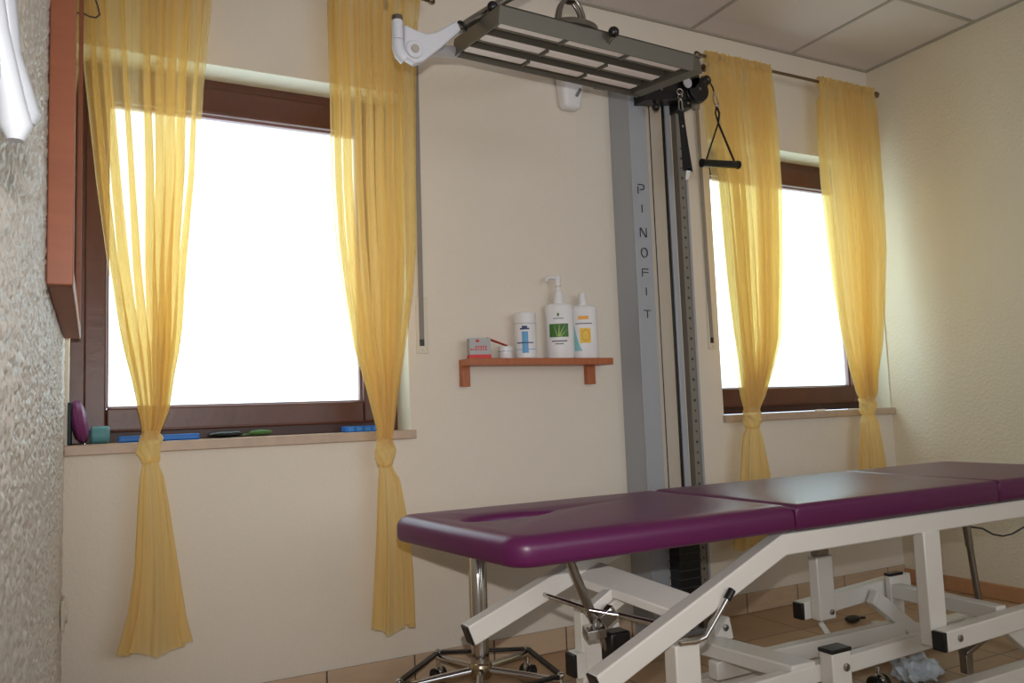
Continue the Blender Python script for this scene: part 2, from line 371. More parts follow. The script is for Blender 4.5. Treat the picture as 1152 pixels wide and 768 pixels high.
# ------------------------------------------------------------------ curtains
def curtain(lab, L, Rr, tl, tr, knot, seed, folds, yc=-0.10, rodz=None):
    rnd = random.Random(seed)
    kx, kz, kw = knot
    t = thing('curtain', ((L[0][0] + Rr[0][0]) / 2, yc, tl[-1][1]), lab, 'curtain', 'knotted yellow voile curtains')
    LL = [(z, x) for x, z in L]; RR = [(z, x) for x, z in Rr]; ztop = min(L[0][1], Rr[0][1]); 
    if rodz: ztop = rodz + 0.022
    zbot = kz + 0.02
    ph = [rnd.uniform(0, 6.28) for _ in range(8)]
    nz, nx = 110, 260
    b = MB(); rings = []
    for i in range(nz + 1):
        z = lerp(ztop, zbot, i / nz); u = i / nz
        xl = itp(z, LL); xr = itp(z, RR)
        if z < L[-1][1]:
            k = (L[-1][1] - z) / max(1e-6, L[-1][1] - zbot); xl = lerp(L[-1][0], kx - kw * 0.35, k); xr = lerp(Rr[-1][0], kx + kw * 0.35, k)
        ring = []
        amp = 0.020 + 0.010 * math.sin(PI * min(1, u * 1.15)); amp *= min(1.0, (xr - xl) / 0.09)
        head = max(0, 1 - (ztop - z) / 0.09)
        for j in range(nx + 1):
            s = j / nx
            P_ = 2 * PI * (folds * s + 0.35 * math.sin(5.2 * s + ph[0] + u * 0.8) + 0.22 * math.sin(11 * s + ph[1]))
            f = math.sin(P_) + 0.35 * math.sin(2.3 * P_ + ph[2] + u * 1.3)
            g = math.cos(P_ + 0.4)
            wdt = xr - xl; ed = min(1, min(s, 1 - s) * 8); cc_ = 0.44 * min(2.8, (Rr[0][0] - L[0][0]) / wdt) ** 1.1
            xx = xl + wdt * s + g * cc_ * wdt / folds * ed
            fine = 0.0022 * math.sin(2 * PI * folds * 4.1 * s + ph[3]) 
            a = amp * (1 - 0.65 * head) + 0.0
            yy = yc + a * f + fine
            if head > 0: yy = yc + (yy - yc) * 0.6 - 0.010 + 0.006 * head * math.sin(2 * PI * folds * 3.3 * s + ph[4] + 9 * u)
            ring.append((xx, yy, z + (0.004 * math.sin(2 * PI * folds * 2.1 * s + ph[5]) if i < 2 else 0)))
        rings.append(ring)
    b.loft(rings, close=False, caps=False)
    b.build('cloth_panel', M_cloth, t, smooth=180)
    if rodz:   # gathered heading wrapped over the rod
        b = MB(); rings = []
        x0, x1 = L[0][0], Rr[0][0]
        for j in range(0, 161):
            s = j / 160; r_ = 0.0145 + 0.0035 * math.sin(2 * PI * folds * 2.7 * s + ph[6]) + 0.002 * math.sin(2 * PI * folds * 6.1 * s)
            rings.append([(lerp(x0, x1, s), yc + r_ * math.cos(a_) * 0.9, rodz + r_ * 1.45 * math.sin(a_)) for a_ in [2 * PI * k / 14 for k in range(14)]])
        b.loft(rings, caps=False); b.build('heading', M_cloth2, t, smooth=180)
    # knot
    b = MB(); rings = []
    for i in range(25):
        v = i / 24; zz = kz + 0.048 * (1 - 2 * v); prof = 0.62 + 0.38 * math.sin(PI * v) ** 0.6
        ring = []
        for k in range(48):
            a_ = 2 * PI * k / 48; rr = kw * 0.5 * prof * (1 + 0.10 * math.sin(3 * a_ + 7 * v + ph[0]) + 0.06 * math.sin(7 * a_ - 11 * v + ph[1]))
            rr *= 1 + 0.16 * math.exp(-((v - 0.45 - 0.22 * math.sin(a_ + ph[2])) / 0.11) ** 2)
            ring.append((kx + rr * math.cos(a_), yc + rr * 0.9 * math.sin(a_), zz))
        rings.append(ring)
    b.loft(rings); b.build('knot', M_cloth2, t, smooth=180)
    # tail below the knot: a pleated, nearly closed tube of cloth
    b = MB(); rings = []; TL = [(z, x) for x, z in tl]; TR = [(z, x) for x, z in tr]
    z0 = kz - 0.03; n = 70; zb = min(tl[-1][1], tr[-1][1])
    for i in range(n + 1):
        u = i / n; z = lerp(z0, zb, u); xl = itp(z, TL); xr = itp(z, TR)
        if u < 0.10: kk = u / 0.10; xl = lerp(kx - kw * 0.33, xl, kk); xr = lerp(kx + kw * 0.33, xr, kk)
        cx = (xl + xr) / 2; hw = (xr - xl) / 2; ring = []
        for k in range(121):
            a_ = 2 * PI * (k / 120 * 0.94 + 0.03) + PI / 2
            pl = 0.05 + 0.10 * u
            rr = 1 - pl + pl * math.sin(9 * a_ + ph[3] + 1.2 * u) + 0.5 * pl * math.sin(17 * a_ + ph[4])
            zz = z
            if u > 0.9: zz = z + (u - 0.9) / 0.1 * (0.012 * math.sin(3 * a_ + ph[5]) + (tl[-1][1] - tr[-1][1]) * 0.5 * (-math.cos(a_)))
            ring.append((cx + hw * rr * math.cos(a_), yc + min(hw * 0.8, 0.030 + 0.012 * u) * rr * math.sin(a_), zz))
        rings.append(ring)
    b.loft(rings, close=False, caps=False); b.build('tail', M_cloth2, t, smooth=180)
    return t
ROD1 = 2.398; ROD2 = 2.418
curtain('sheer yellow curtain knotted low, left of the large window, beside the framed mirror',
    [(-3.595, 2.39), (-3.587, 2.158), (-3.569, 1.943), (-3.536, 1.626), (-3.502, 1.365), (-3.471, 1.183), (-3.435, 1.027), (-3.411, 0.897)],
    [(-3.20, 2.39), (-3.215, 2.237), (-3.24, 1.942), (-3.254, 1.656), (-3.285, 1.376), (-3.302, 1.185), (-3.325, 1.052), (-3.339, 0.946), (-3.358, 0.89)],
    [(-3.413, 0.81), (-3.422, 0.693), (-3.433, 0.493), (-3.448, 0.371), (-3.475, 0.262)],
    [(-3.363, 0.81), (-3.339, 0.661), (-3.315, 0.479), (-3.298, 0.35), (-3.280, 0.262)], (-3.390, 0.838, 0.060), 1, 9, rodz=ROD1)
curtain('sheer yellow curtain knotted low, right of the large window, behind the white lamp arm',
    [(-2.85, 2.39), (-2.847, 2.316), (-2.84, 2.005), (-2.837, 1.7), (-2.825, 1.489), (-2.802, 1.312), (-2.769, 1.134), (-2.727, 0.986), (-2.70, 0.86)],
    [(-2.508, 2.39), (-2.531, 2.055), (-2.543, 1.73), (-2.55, 1.477), (-2.567, 1.32), (-2.598, 1.135), (-2.628, 0.984), (-2.645, 0.86)],
    [(-2.700, 0.75), (-2.699, 0.721), (-2.71, 0.52), (-2.731, 0.212)],
    [(-2.647, 0.75), (-2.626, 0.687), (-2.604, 0.567), (-2.586, 0.39), (-2.580, 0.212)], (-2.676, 0.782, 0.062), 2, 9, rodz=ROD1)
curtain('sheer yellow curtain knotted low, left of the small window, behind the pulley tower handle',
    [(-1.177, 2.423), (-1.177, 2.151), (-1.150, 1.871), (-1.140, 1.677), (-1.130, 1.447), (-1.112, 1.218), (-1.082, 1.028), (-1.062, 0.894)],
    [(-0.792, 2.416), (-0.784, 2.123), (-0.788, 1.832), (-0.813, 1.504), (-0.852, 1.183), (-0.9, 1.065), (-0.963, 0.949), (-0.994, 0.892)],
    [(-1.078, 0.80), (-1.085, 0.77), (-1.115, 0.597), (-1.177, 0.30)], [(-1.0, 0.80), (-0.990, 0.77), (-0.953, 0.593), (-0.955, 0.30)], (-1.034, 0.838, 0.076), 3, 9, rodz=ROD2)
curtain('sheer yellow curtain knotted low, right of the small window, next to the room corner',
    [(-0.48, 2.417), (-0.493, 2.161), (-0.491, 1.946), (-0.475, 1.691), (-0.459, 1.438), (-0.433, 1.229), (-0.397, 1.062), (-0.351, 0.924)],
    [(-0.102, 2.428), (-0.105, 2.167), (-0.11, 1.896), (-0.121, 1.628), (-0.158, 1.363), (-0.196, 1.146), (-0.242, 1.018), (-0.259, 0.921)],
    [(-0.344, 0.83), (-0.348, 0.80), (-0.381, 0.595), (-0.40, 0.30)], [(-0.255, 0.83), (-0.250, 0.80), (-0.215, 0.592), (-0.20, 0.30)], (-0.302, 0.870, 0.078), 4, 9, rodz=ROD2)
def rod(lab, x0, x1, z, endballs, brx):
    t = thing('curtain_rod', ((x0 + x1) / 2, -0.10, z), lab, 'curtain rod')
    MB().cyl((x0, -0.10, z), (x1, -0.10, z), 0.007).build('pole', M_rod, t)
    for x, s in endballs:
        b = MB(); b.cyl((x, -0.10, z), (x + 0.012 * s, -0.10, z), 0.009); b.ball((x + 0.022 * s, -0.10, z), 0.0135)
        b.torus((x + 0.022 * s, -0.10, z), 0.0135, 0.003, axis=(0, 1, 0)); b.build('finial', M_rod, t)
    for x in brx:
        b = MB(); b.cyl((x, 0.0, z), (x, -0.006, z), 0.018); b.cyl((x, -0.004, z), (x, -0.10, z), 0.005); b.torus((x, -0.10, z), 0.010, 0.003, axis=(1, 0, 0)); b.build('bracket', M_rod, t)
rod('thin metal curtain rod over the large window', XL + 0.02, -2.485, ROD1, [(-2.485, 1)], [-3.45, -2.60])
rod('thin metal curtain rod with ball ends over the small window', -1.20, -0.085, ROD2, [(-0.085, 1), (-1.20, -1)], [-1.10, -0.18])
# dark cord loop at the far left
b = MB(); b.tube([(-3.570, -0.112, 2.412), (-3.570, -0.150, 2.40), (-3.558, -0.155, 2.25), (-3.548, -0.155, 2.162), (-3.536, -0.155, 2.125), (-3.530, -0.155, 2.098), (-3.540, -0.155, 2.087), (-3.557, -0.155, 2.087), (-3.575, -0.155, 2.095), (-3.582, -0.155, 2.13), (-3.582, -0.155, 2.25), (-3.580, -0.150, 2.40), (-3.578, -0.112, 2.412)], 0.0024, 8)
tag(b.build('cord', M_slot), 'dark thin cord loop hanging from the rod at the far left end', 'cord')

# ------------------------------------------------------------------ shutter belts
def belt(lab, x, z0, z1, xb):
    t = thing('shutter_belt', (x, 0, z0 - 0.05), lab, 'shutter belt', 'roller shutter belts')
    MB().quadbox([(xb - 0.009, -0.006, z0), (xb + 0.009, -0.006, z0), (xb + 0.009, -0.004, z0), (xb - 0.009, -0.004, z0),
                  (x - 0.009, -0.020, z1), (x + 0.009, -0.020, z1), (x + 0.009, -0.018, z1), (x - 0.009, -0.018, z1)]).build('belt', M_belt, t)
    b = MB(); b.box(xb - 0.020, xb + 0.024, -0.005, 0, z0 - 0.045, z0 + 0.16); b.build('winder_plate', M_plate, t, bevel=0.002)
    MB().box(xb - 0.009, xb + 0.009, -0.0062, -0.004, z0 - 0.018, z0 + 0.006).build('slot', M_black, t)
    MB().cyl((xb + 0.002, -0.0045, z0 - 0.032), (xb + 0.002, -0.0062, z0 - 0.032), 0.0022, seg=10).build('screw', M_steel, t)
    b = MB(); b.box(x - 0.014, x + 0.014, -0.024, 0, z1 - 0.005, z1 + 0.022); b.build('guide', M_belt, t, bevel=0.002)
belt('grey roller shutter belt on the wall right of the large window', -2.497, 1.165, 2.19, -2.497)
belt('grey roller shutter belt on the wall left of the small window', -1.168, 1.185, 2.215, -1.147)

# ------------------------------------------------------------------ mirror on the left wall
t = thing('wall_mirror', (XL, -0.55, 1.15), 'large mirror in a reddish wooden frame hung on the rough left wall', 'mirror')
y0, y1, z0, z1 = -1.10, -0.14, 1.150, 2.32; fx = XL + 0.041; fw_ = 0.03
b = MB(); b.box(XL, fx, y0, y0 + fw_, z0, z1); b.box(XL, fx, y1 - fw_, y1, z0, z1); b.box(XL, fx, y0 + fw_, y1 - fw_, z0, z0 + fw_); b.box(XL, fx, y0 + fw_, y1 - fw_, z1 - fw_, z1)
b.build('frame', M_red, t, bevel=0.002)
MB().box(XL + 0.01, fx - 0.006, y0 + fw_, y1 - fw_, z0 + fw_, z1 - fw_).build('mirror_glass', M_mirror, t)
# ------------------------------------------------------------------ white hook rail on the left wall, close by
t = thing('coat_hook', (XL, -2.1, 1.08), 'white plastic double coat hook on the rough left wall, at the left edge', 'hook')
MB().box(XL, XL + 0.020, -2.36, -2.09, 1.115, 1.50).build('plate', M_hook, t, bevel=0.008, seg=4)
b = MB(); b.tube([(XL + 0.006, -2.07, 1.32), (XL + 0.011, -2.03, 1.25), (XL + 0.016, -1.99, 1.185), (XL + 0.023, -1.985, 1.16), (XL + 0.026, -1.985, 1.140), (XL + 0.026, -1.985, 1.133)], [0.006, 0.007, 0.007, 0.0075, 0.010, 0.006])
b.build('prong', M_hook, t)
b = MB(); b.tube([(XL + 0.010, -2.14, 1.22), (XL + 0.018, -2.11, 1.15), (XL + 0.024, -2.09, 1.115), (XL + 0.027, -2.085, 1.098), (XL + 0.027, -2.085, 1.088)], [0.006, 0.007, 0.0085, 0.010, 0.005]); b.build('prong', M_hook, t)
# socket low on the left wall near the corner
t = thing('wall_socket', (XL, -0.12, 0.36), 'small cream socket low on the left wall near the corner', 'socket')
MB().box(XL, XL + 0.010, -0.16, -0.08, 0.36, 0.44).build('plate', M_plate, t, bevel=0.003)
MB().cyl((XL + 0.0095, -0.12, 0.40), (XL + 0.016, -0.12, 0.40), 0.026).build('insert', M_plate, t)

# ------------------------------------------------------------------ shelf with bottles
SX0, SX1, SD = -2.354, -1.742, 0.105
t = thing('wall_shelf', ((SX0 + SX1) / 2, 0, 0.998), 'small orange-brown wooden shelf on the wall between the windows, holding bottles', 'shelf')
MB().box(SX0, SX1, -SD, 0, 1.071, 1.096).build('board', M_orange, t, bevel=0.002)
MB().box(SX0, SX0 + 0.032, -0.030, 0, 0.998, 1.071).build('batten', M_orange, t, bevel=0.002)
MB().box(SX1 - 0.072, SX1 - 0.036, -0.030, 0, 0.998, 1.071).build('batten', M_orange, t, bevel=0.002)
ZS = 1.096
def epatch(c, a, bb, th0, th1, z0, z1, rot, off=0.0012, n=14, thick=0.0006):
    mb = MB(); rings = []
    for zz in (z0, z1):
        pass
    def pt(t_, e, zz):
        x_ = (a + e) * math.cos(t_); y_ = (bb + e) * math.sin(t_)
        return (c[0] + math.cos(rot) * x_ - math.sin(rot) * y_, c[1] + math.sin(rot) * x_ + math.cos(rot) * y_, zz)
    for i in range(n + 1):
        t_ = lerp(th0, th1, i / n); rings.append([pt(t_, off - thick, z0), pt(t_, off, z0), pt(t_, off, z1), pt(t_, off - thick, z1)])
    return mb.loft(rings)
FR = math.radians(-30)     # flat bottles are turned a little to the left
def flat_bottle(cx, cy, a, bb, h, rot):
    b = MB(); b.lathe((cx, cy, ZS), [(0.92, 0.0), (1.0, 0.006), (1.0, h * 0.94), (0.95, h * 0.975), (0.80, h), (0.3, h + 0.004)], sx=a, sy=bb, seg=40, rot=rot); return b
# little red and silver box
t = thing('ointment_box', (-2.292, -0.055, ZS), 'small silver and red carton at the left end of the shelf', 'box')
Mx = Matrix.Translation((-2.292, -0.055, ZS)) @ Matrix.Rotation(math.radians(-12), 4, 'Z')
MB().box(-0.044, 0.036, -0.022, 0.022, 0.0, 0.075).xform(Mx).build('carton', M_silver, t, bevel=0.001)
MB().box(-0.0445, 0.0365, -0.0228, 0.0226, 0.001, 0.015).xform(Mx).build('red_band', M_redp, t)
b = MB()
for k in range(7): b.box(-0.040 + k * 0.009, -0.034 + k * 0.009, -0.0226, -0.0218, 0.030 + 0.001 * (k % 2), 0.036)
for k in range(5): b.box(-0.022 + k * 0.009, -0.016 + k * 0.009, -0.0226, -0.0218, 0.039, 0.046)
b.xform(Mx).build('red_lettering', M_redp, t)
b = MB(); b.ball((-0.014, -0.022, 0.064), 0.006, (1.3, 0.15, 0.9), 10).xform(Mx).build('red_emblem', M_redp, t)
# opened flap / tube lying behind
b = MB(); b.quadbox([(-2.262, -0.060, ZS + 0.076), (-2.175, -0.050, ZS + 0.050), (-2.175, -0.030, ZS + 0.050), (-2.262, -0.030, ZS + 0.076), (-2.262, -0.060, ZS + 0.079), (-2.175, -0.050, ZS + 0.0525), (-2.175, -0.030, ZS + 0.0525), (-2.262, -0.030, ZS + 0.079)])
b.build('flap', M_redp, t)
t = thing('cream_jar', (-2.186, -0.05, ZS), 'tiny white jar between the red carton and the blue-marked bottle', 'jar')
MB().lathe((-2.186, -0.05, ZS), [(0.024, 0), (0.026, 0.003), (0.026, 0.027)]).build('jar_body', M_white, t)
MB().lathe((-2.186, -0.05, ZS), [(0.0275, 0.028), (0.0275, 0.043), (0.025, 0.046)]).build('lid', M_white, t)
t = thing('powder_bottle', (-2.10, -0.052, ZS), 'white cylindrical bottle with a blue label and flat cap, middle of the shelf', 'bottle')
MB().lathe((-2.10, -0.052, ZS), [(0.039, 0), (0.042, 0.004), (0.042, 0.128), (0.041, 0.131)]).build('bottle_body', M_white, t)
MB().lathe((-2.10, -0.052, ZS), [(0.0425, 0.132), (0.0430, 0.165), (0.040, 0.172), (0.03, 0.174)]).build('cap', M_white, t)
A0 = math.radians(-122)
epatch((-2.10, -0.052), 0.042, 0.042, A0 - 0.25, A0 + 0.30, ZS + 0.020, ZS + 0.100, 0).build('blue_stripe', M_lblue, t)
epatch((-2.10, -0.052), 0.042, 0.042, A0 - 0.40, A0 + 0.42, ZS + 0.107, ZS + 0.113, 0, off=0.0014).build('blue_mark', M_navy, t)
epatch((-2.10, -0.052), 0.042, 0.042, A0 - 0.22, A0 + 0.24, ZS + 0.113, ZS + 0.121, 0, off=0.0014).build('blue_mark', M_navy, t)
b = epatch((-2.10, -0.052), 0.042, 0.042, A0 - 0.75, A0 + 0.8, ZS + 0.056, ZS + 0.060, 0, off=0.0016); b.build('label_line', M_navy, t)
b = epatch((-2.10, -0.052), 0.042, 0.042, A0 - 0.95, A0 + 1.1, ZS + 0.033, ZS + 0.035, 0, off=0.0016); b.build('label_line', M_lblue, t)
# pump bottle
c = (-1.948, -0.052); a_, b_ = 0.054, 0.029
t = thing('pump_bottle', (c[0], c[1], ZS), 'tall white pump bottle with an aloe leaf picture on its label', 'bottle')
flat_bottle(c[0], c[1], a_, b_, 0.212, FR).build('bottle_body', M_white, t)
A1 = -PI / 2
epatch(c, a_, b_, A1 - 0.80, A1 + 0.62, ZS + 0.082, ZS + 0.133, FR, n=20).build('leaf_picture', M_aloe, t)
b = MB()
for (u0, w0, u1, w1, tk) in ((-0.05, 0.084, 0.40, 0.131, 0.05), (-0.10, 0.084, -0.02, 0.131, 0.05), (0.05, 0.084, 0.56, 0.112, 0.04), (-0.20, 0.084, -0.42, 0.126, 0.03)):
    q = []
    for k in range(9):
        v = k / 8; t_ = A1 + lerp(u0, u1, v ** 1.2); zz = ZS + lerp(w0, w1, v); e_ = tk * (1 - 0.8 * v); row = []
        for dt, off in ((-e_, 0.0014), (e_, 0.0014), (e_, 0.0006), (-e_, 0.0006)):
            x_ = (a_ + off) * math.cos(t_ + dt); y_ = (b_ + off) * math.sin(t_ + dt)
            row.append((c[0] + math.cos(FR) * x_ - math.sin(FR) * y_, c[1] + math.sin(FR) * x_ + math.cos(FR) * y_, zz))
        q.append(row)
    mb_ = MB(); mb_.loft(q).build('leaf_blade', M_leaf, t)
b.b.free()
b = epatch(c, a_, b_, A1 - 0.62, A1 + 0.50, ZS + 0.064, ZS + 0.069, FR); b.build('label_line', M_greyt, t)
epatch(c, a_, b_, A1 - 0.36, A1 + 0.24, ZS + 0.054, ZS + 0.058, FR).build('label_line', M_greyt, t)
epatch(c, a_, b_, A1 - 0.45, A1 + 0.28, ZS + 0.152, ZS + 0.155, FR).build('label_line', M_greyt, t)
epatch(c, a_, b_, A1 - 0.16, A1 - 0.02, ZS + 0.162, ZS + 0.174, FR).build('leaf_emblem', M_green, t)
MB().lathe((c[0], c[1], ZS), [(0.018, 0.212), (0.020, 0.214), (0.020, 0.240), (0.0165, 0.262), (0.014, 0.266)]).build('collar', M_white, t)
dx, dy = math.cos(PI + FR * 0.2), math.sin(PI + FR * 0.2)
b = MB(); b.lathe((c[0], c[1], ZS), [(0.007, 0.262), (0.007, 0.280), (0.0125, 0.282), (0.0125, 0.318), (0.009, 0.323)])
b.tube([(c[0], c[1], ZS + 0.312), (c[0] + dx * 0.032, c[1] + dy * 0.032, ZS + 0.316), (c[0] + dx * 0.046, c[1] + dy * 0.046, ZS + 0.310), (c[0] + dx * 0.048, c[1] + dy * 0.048, ZS + 0.298)], [0.007, 0.0065, 0.0065, 0.0055]); b.build('pump_head', M_white, t)
# lotion bottle
c = (-1.838, -0.050); a_, b_ = 0.054, 0.028
t = thing('lotion_bottle', (c[0], c[1], ZS), 'white bottle with a lemon picture and narrow cap at the right end of the shelf', 'bottle')
flat_bottle(c[0], c[1], a_, b_, 0.208, FR).build('bottle_body', M_white, t)
MB().lathe((c[0], c[1], ZS), [(0.016, 0.206), (0.0165, 0.212), (0.0155, 0.252), (0.013, 0.258)]).build('cap', M_white, t)
epatch(c, a_, b_, A1 - 0.40, A1 + 0.36, ZS + 0.152, ZS + 0.166, FR).build('orange_patch', M_lorange, t)
epatch(c, a_, b_, A1 - 0.30, A1 + 0.48, ZS + 0.060, ZS + 0.118, FR).build('lemon_picture', M_lemon, t)
q = []
for k in range(25):
    a2 = 2 * PI * k / 24; row = []
    for rr, off in ((0.30, 0.0015), (0.24, 0.0015), (0.24, 0.0007), (0.30, 0.0007)):
        t_ = A1 + 0.12 + rr * math.cos(a2); zz = ZS + 0.090 + rr * 0.078 * math.sin(a2)
        x_ = (a_ + off) * math.cos(t_); y_ = (b_ + off) * math.sin(t_)
        row.append((c[0] + math.cos(FR) * x_ - math.sin(FR) * y_, c[1] + math.sin(FR) * x_ + math.cos(FR) * y_, zz))
    q.append(row)
mb_ = MB(); mb_.loft(q, caps=False).build('slice_ring', M_peel, t)
b = epatch(c, a_, b_, A1 - 0.62, A1 + 0.62, ZS + 0.134, ZS + 0.138, FR); b.build('label_line', M_greyt, t)
# teal swoosh: a patch whose width narrows upwards
mb = MB(); rings = []
for i in range(13):
    v = i / 12; zz = ZS + lerp(0.030, 0.128, v); e0 = A1 - lerp(0.95, 0.80, v); e1 = lerp(A1 - 0.15, A1 - 0.74, v ** 0.7)
    def pt(t_, e): 
        x_ = (a_ + e) * math.cos(t_); y_ = (b_ + e) * math.sin(t_); return (c[0] + math.cos(FR) * x_ - math.sin(FR) * y_, c[1] + math.sin(FR) * x_ + math.cos(FR) * y_, zz)
    rings.append([pt(lerp(e0, e1, k / 6), 0.0010) for k in range(7)] + [pt(lerp(e1, e0, k / 6), 0.0002) for k in range(7)])
mb.loft(rings).build('teal_swoosh', M_lteal, t)

# ------------------------------------------------------------------ pulley tower
TX0, TX1, TD = -1.632, -1.545, -0.13
t = thing('pulley_tower', (-1.48, -0.07, 0), 'tall grey pulley exercise tower standing against the wall between the windows', 'pulley tower')
b = MB(); b.box(TX0, TX0 + 0.003, TD, 0, 0.0, 2.33); b.box(TX0, TX1, TD - 0.003, TD, 0.0, 2.33); b.box(TX1 - 0.003, TX1, TD, TD + 0.02, 0, 2.33); b.box(TX0, TX0 + 0.012, TD - 0.006, TD - 0.003, 0, 2.33)
b.build('column_cover', M_alu, t, bevel=0.002)
# stencil lettering P I N O F I T, one under another
LW, LH, s_ = 0.030, 0.038, 0.0030; yf0, yf1 = TD - 0.0072, TD - 0.0025; LX = -1.588
LB_ = None
def st(x0, z0, x1, z1, th=s_): LB_.beam((LX + x0, (yf0 + yf1) / 2, z0), (LX + x1, (yf0 + yf1) / 2, z1), yf1 - yf0, th, side=(0, 1, 0))
def stP(z): st(-.015, z + .019, .012, z + .019); st(.014, z + .018, .014, z + .001); st(-.006, z - .001, .012, z - .001); st(-.015, z + .010, -.015, z - .019, 0.0016)
def stI(z): st(0, z + .016, 0, z - .016, .0016)
def stN(z): st(-.015, z + .019, -.015, z - .019, .0016); st(-.013, z + .019, .013, z - .019); st(.015, z + .019, .015, z - .019, .0016)
def stO(z):
    for k in range(12):
        t0, t1 = 2 * PI * k / 12, 2 * PI * (k + 1) / 12; st(.015 * math.cos(t0), z + .019 * math.sin(t0), .015 * math.cos(t1), z + .019 * math.sin(t1), .003)
def stF(z): st(-.013, z + .012, .015, z + .012); st(-.013, z - .002, .014, z - .002); st(-.015, z + .013, -.015, z - .019, .0016)
def stT(z): st(-.016, z + .012, .016, z + .012); st(0, z + .012, 0, z - .018, .0016)
for fn, z in ((stP, 1.774), (stI, 1.695), (stN, 1.597), (stO, 1.515), (stF, 1.437), (stI, 1.358), (stT, 1.270)):
    LB_ = MB(); fn(z); LB_.build('letter', M_slot, t, smooth=10)
MB().tube([(-1.512, -0.115, 2.20), (-1.512, -0.115, 0.36)], 0.0022, 8).build('cable', M_black, t)
MB().box(-1.456, -1.444, -0.128, -0.122, 0.0, 2.29).build('dark_guide_rail', M_black, t, bevel=0.002)
b = MB(); b.box(-1.443, -1.417, -0.133, -0.124, 0.0, 2.29); b.build('guide_rail', M_alu, t, bevel=0.003)
MB().box(-1.349, -1.339, -0.1325, -0.110, 0.0, 2.31).build('rail_edge', M_alu, t, bevel=0.001)
b = MB(); b.box(-1.388, -1.350, -0.130, -0.100, 0.0, 2.31); b.box(-1.354, -1.350, -0.1325, -0.129, 0, 2.31); b.box(-1.388, -1.384, -0.1325, -0.129, 0, 2.31)
b.build('hole_rail', M_railm, t, bevel=0.001)
b = MB(); z = 0.08; k = 0
while z < 2.0:
    if k % 2: b.cyl((-1.369, -0.1290, z), (-1.369, -0.1312, z), 0.0042, seg=10)
    else: b.cyl((-1.369, -0.1290, z), (-1.369, -0.1312, z), 0.0058, seg=10)
    z += 0.042; k += 1
o = b.build('row_of_holes', M_slot, t, smooth=30)
o['kind'] = 'stuff'
MB().box(-1.545, -1.444, -0.20, -0.135, 0.14, 0.43).build('weight_block', M_black, t, bevel=0.004)
b = MB()
for k in range(8): b.box(-1.547, -1.442, -0.203, -0.133, 0.172 + k * 0.032, 0.175 + k * 0.032)
b.build('weight_gap', M_slot, t)
MB().box(-1.54, -1.345, -0.135, -0.02, 0.0, 0.02).build('foot', M_alu, t, bevel=0.003)
# pulley head
b = MB(); b.quadbox([(-1.60, -0.21, 2.118), (-1.39, -0.21, 2.150), (-1.39, -0.13, 2.150), (-1.60, -0.13, 2.118), (-1.60, -0.21, 2.20), (-1.39, -0.21, 2.28), (-1.39, -0.13, 2.28), (-1.60, -0.13, 2.20)])
hd = b.build('pulley_head', M_black, t, bevel=0.004)
MB().box(-1.405, -1.355, -0.20, -0.10, 2.12, 2.27).build('slider_block', M_black, t, bevel=0.003)
for (x, z, r_) in ((-1.375, 2.243, 0.048), (-1.332, 2.196, 0.050), (-1.285, 2.245, 0.020)):
    b = MB(); b.cyl((x, -0.185, z), (x, -0.225, z), r_, seg=36); b.torus((x, -0.205, z), r_, 0.004, axis=(0, 1, 0), seg=36)
    w_ = b.build('pulley_wheel', M_black, t, bevel=0.002)
    MB().cyl((x, -0.224, z), (x, -0.230, z), 0.006, seg=12).build('axle', M_steel, w_)
MB().cyl((-1.397, -0.226, 2.212), (-1.397, -0.231, 2.212), 0.0215, seg=28).build('grey_disc', M_arm, t)
for p_ in ((-1.52, -0.212, 2.17), (-1.375, -0.2, 2.14)): MB().ball(p_, 0.006).build('bolt', M_steel, t)
b = MB(); b.ball((-1.543, -0.20, 2.098), 0.016); b.cyl((-1.543, -0.2, 2.10), (-1.543, -0.19, 2.13), 0.006); b.build('stop_knob', M_black, t)
# strap with carabiner
MB().box(-1.775, -1.715, -0.16, -0.10, 2.175, 2.20).build('head_bar', M_black, t, bevel=0.003)
MB().box(-1.775, -1.59, -0.14, -0.132, 2.19, 2.21).build('head_bar', M_black, t, bevel=0.002)
g = thing('ankle_strap', (-1.415, -0.215, 1.80), 'black webbing strap on a carabiner hanging from the pulley tower', 'strap')
b = MB(); b.torus((-1.419, -0.225, 2.165), 0.012, 0.0025, axis=(0.3, 1, 0)); b.torus((-1.418, -0.225, 2.148), 0.010, 0.0025, axis=(1, 0.3, 0))
b.tube([(-1.418, -0.225, 2.135), (-1.428, -0.225, 2.125), (-1.428, -0.225, 2.09), (-1.418, -0.225, 2.082), (-1.409, -0.225, 2.09), (-1.411, -0.225, 2.125), (-1.418, -0.225, 2.135)], 0.003, 8); b.build('carabiner', M_chrome, g)
b = MB(); rings = []
for i in range(14):
    u = i / 13; z = lerp(2.085, 1.838, u); hw = lerp(0.013, 0.024, u ** 1.5); cx = lerp(-1.419, -1.400, u)
    rings.append([(cx - hw, -0.228, z), (cx + hw, -0.228, z), (cx + hw, -0.222, z), (cx - hw, -0.222, z)])
b.loft(rings); b.build('webbing', M_strap, g, bevel=0.001)
MB().ball((-1.416, -0.229, 2.02), 0.006, (1, .5, 1)).build('rivet', M_steel, g)
b = MB(); b.quadbox([(-1.415, -0.228, 1.800), (-1.400, -0.228, 1.803), (-1.400, -0.223, 1.803), (-1.415, -0.223, 1.800), (-1.408, -0.228, 1.845), (-1.385, -0.228, 1.850), (-1.385, -0.223, 1.850), (-1.408, -0.223, 1.845)]); b.build('white_tab', M_white, g)
for o in [g]: o.location.x -= 0.018; o.location.z += 0.004
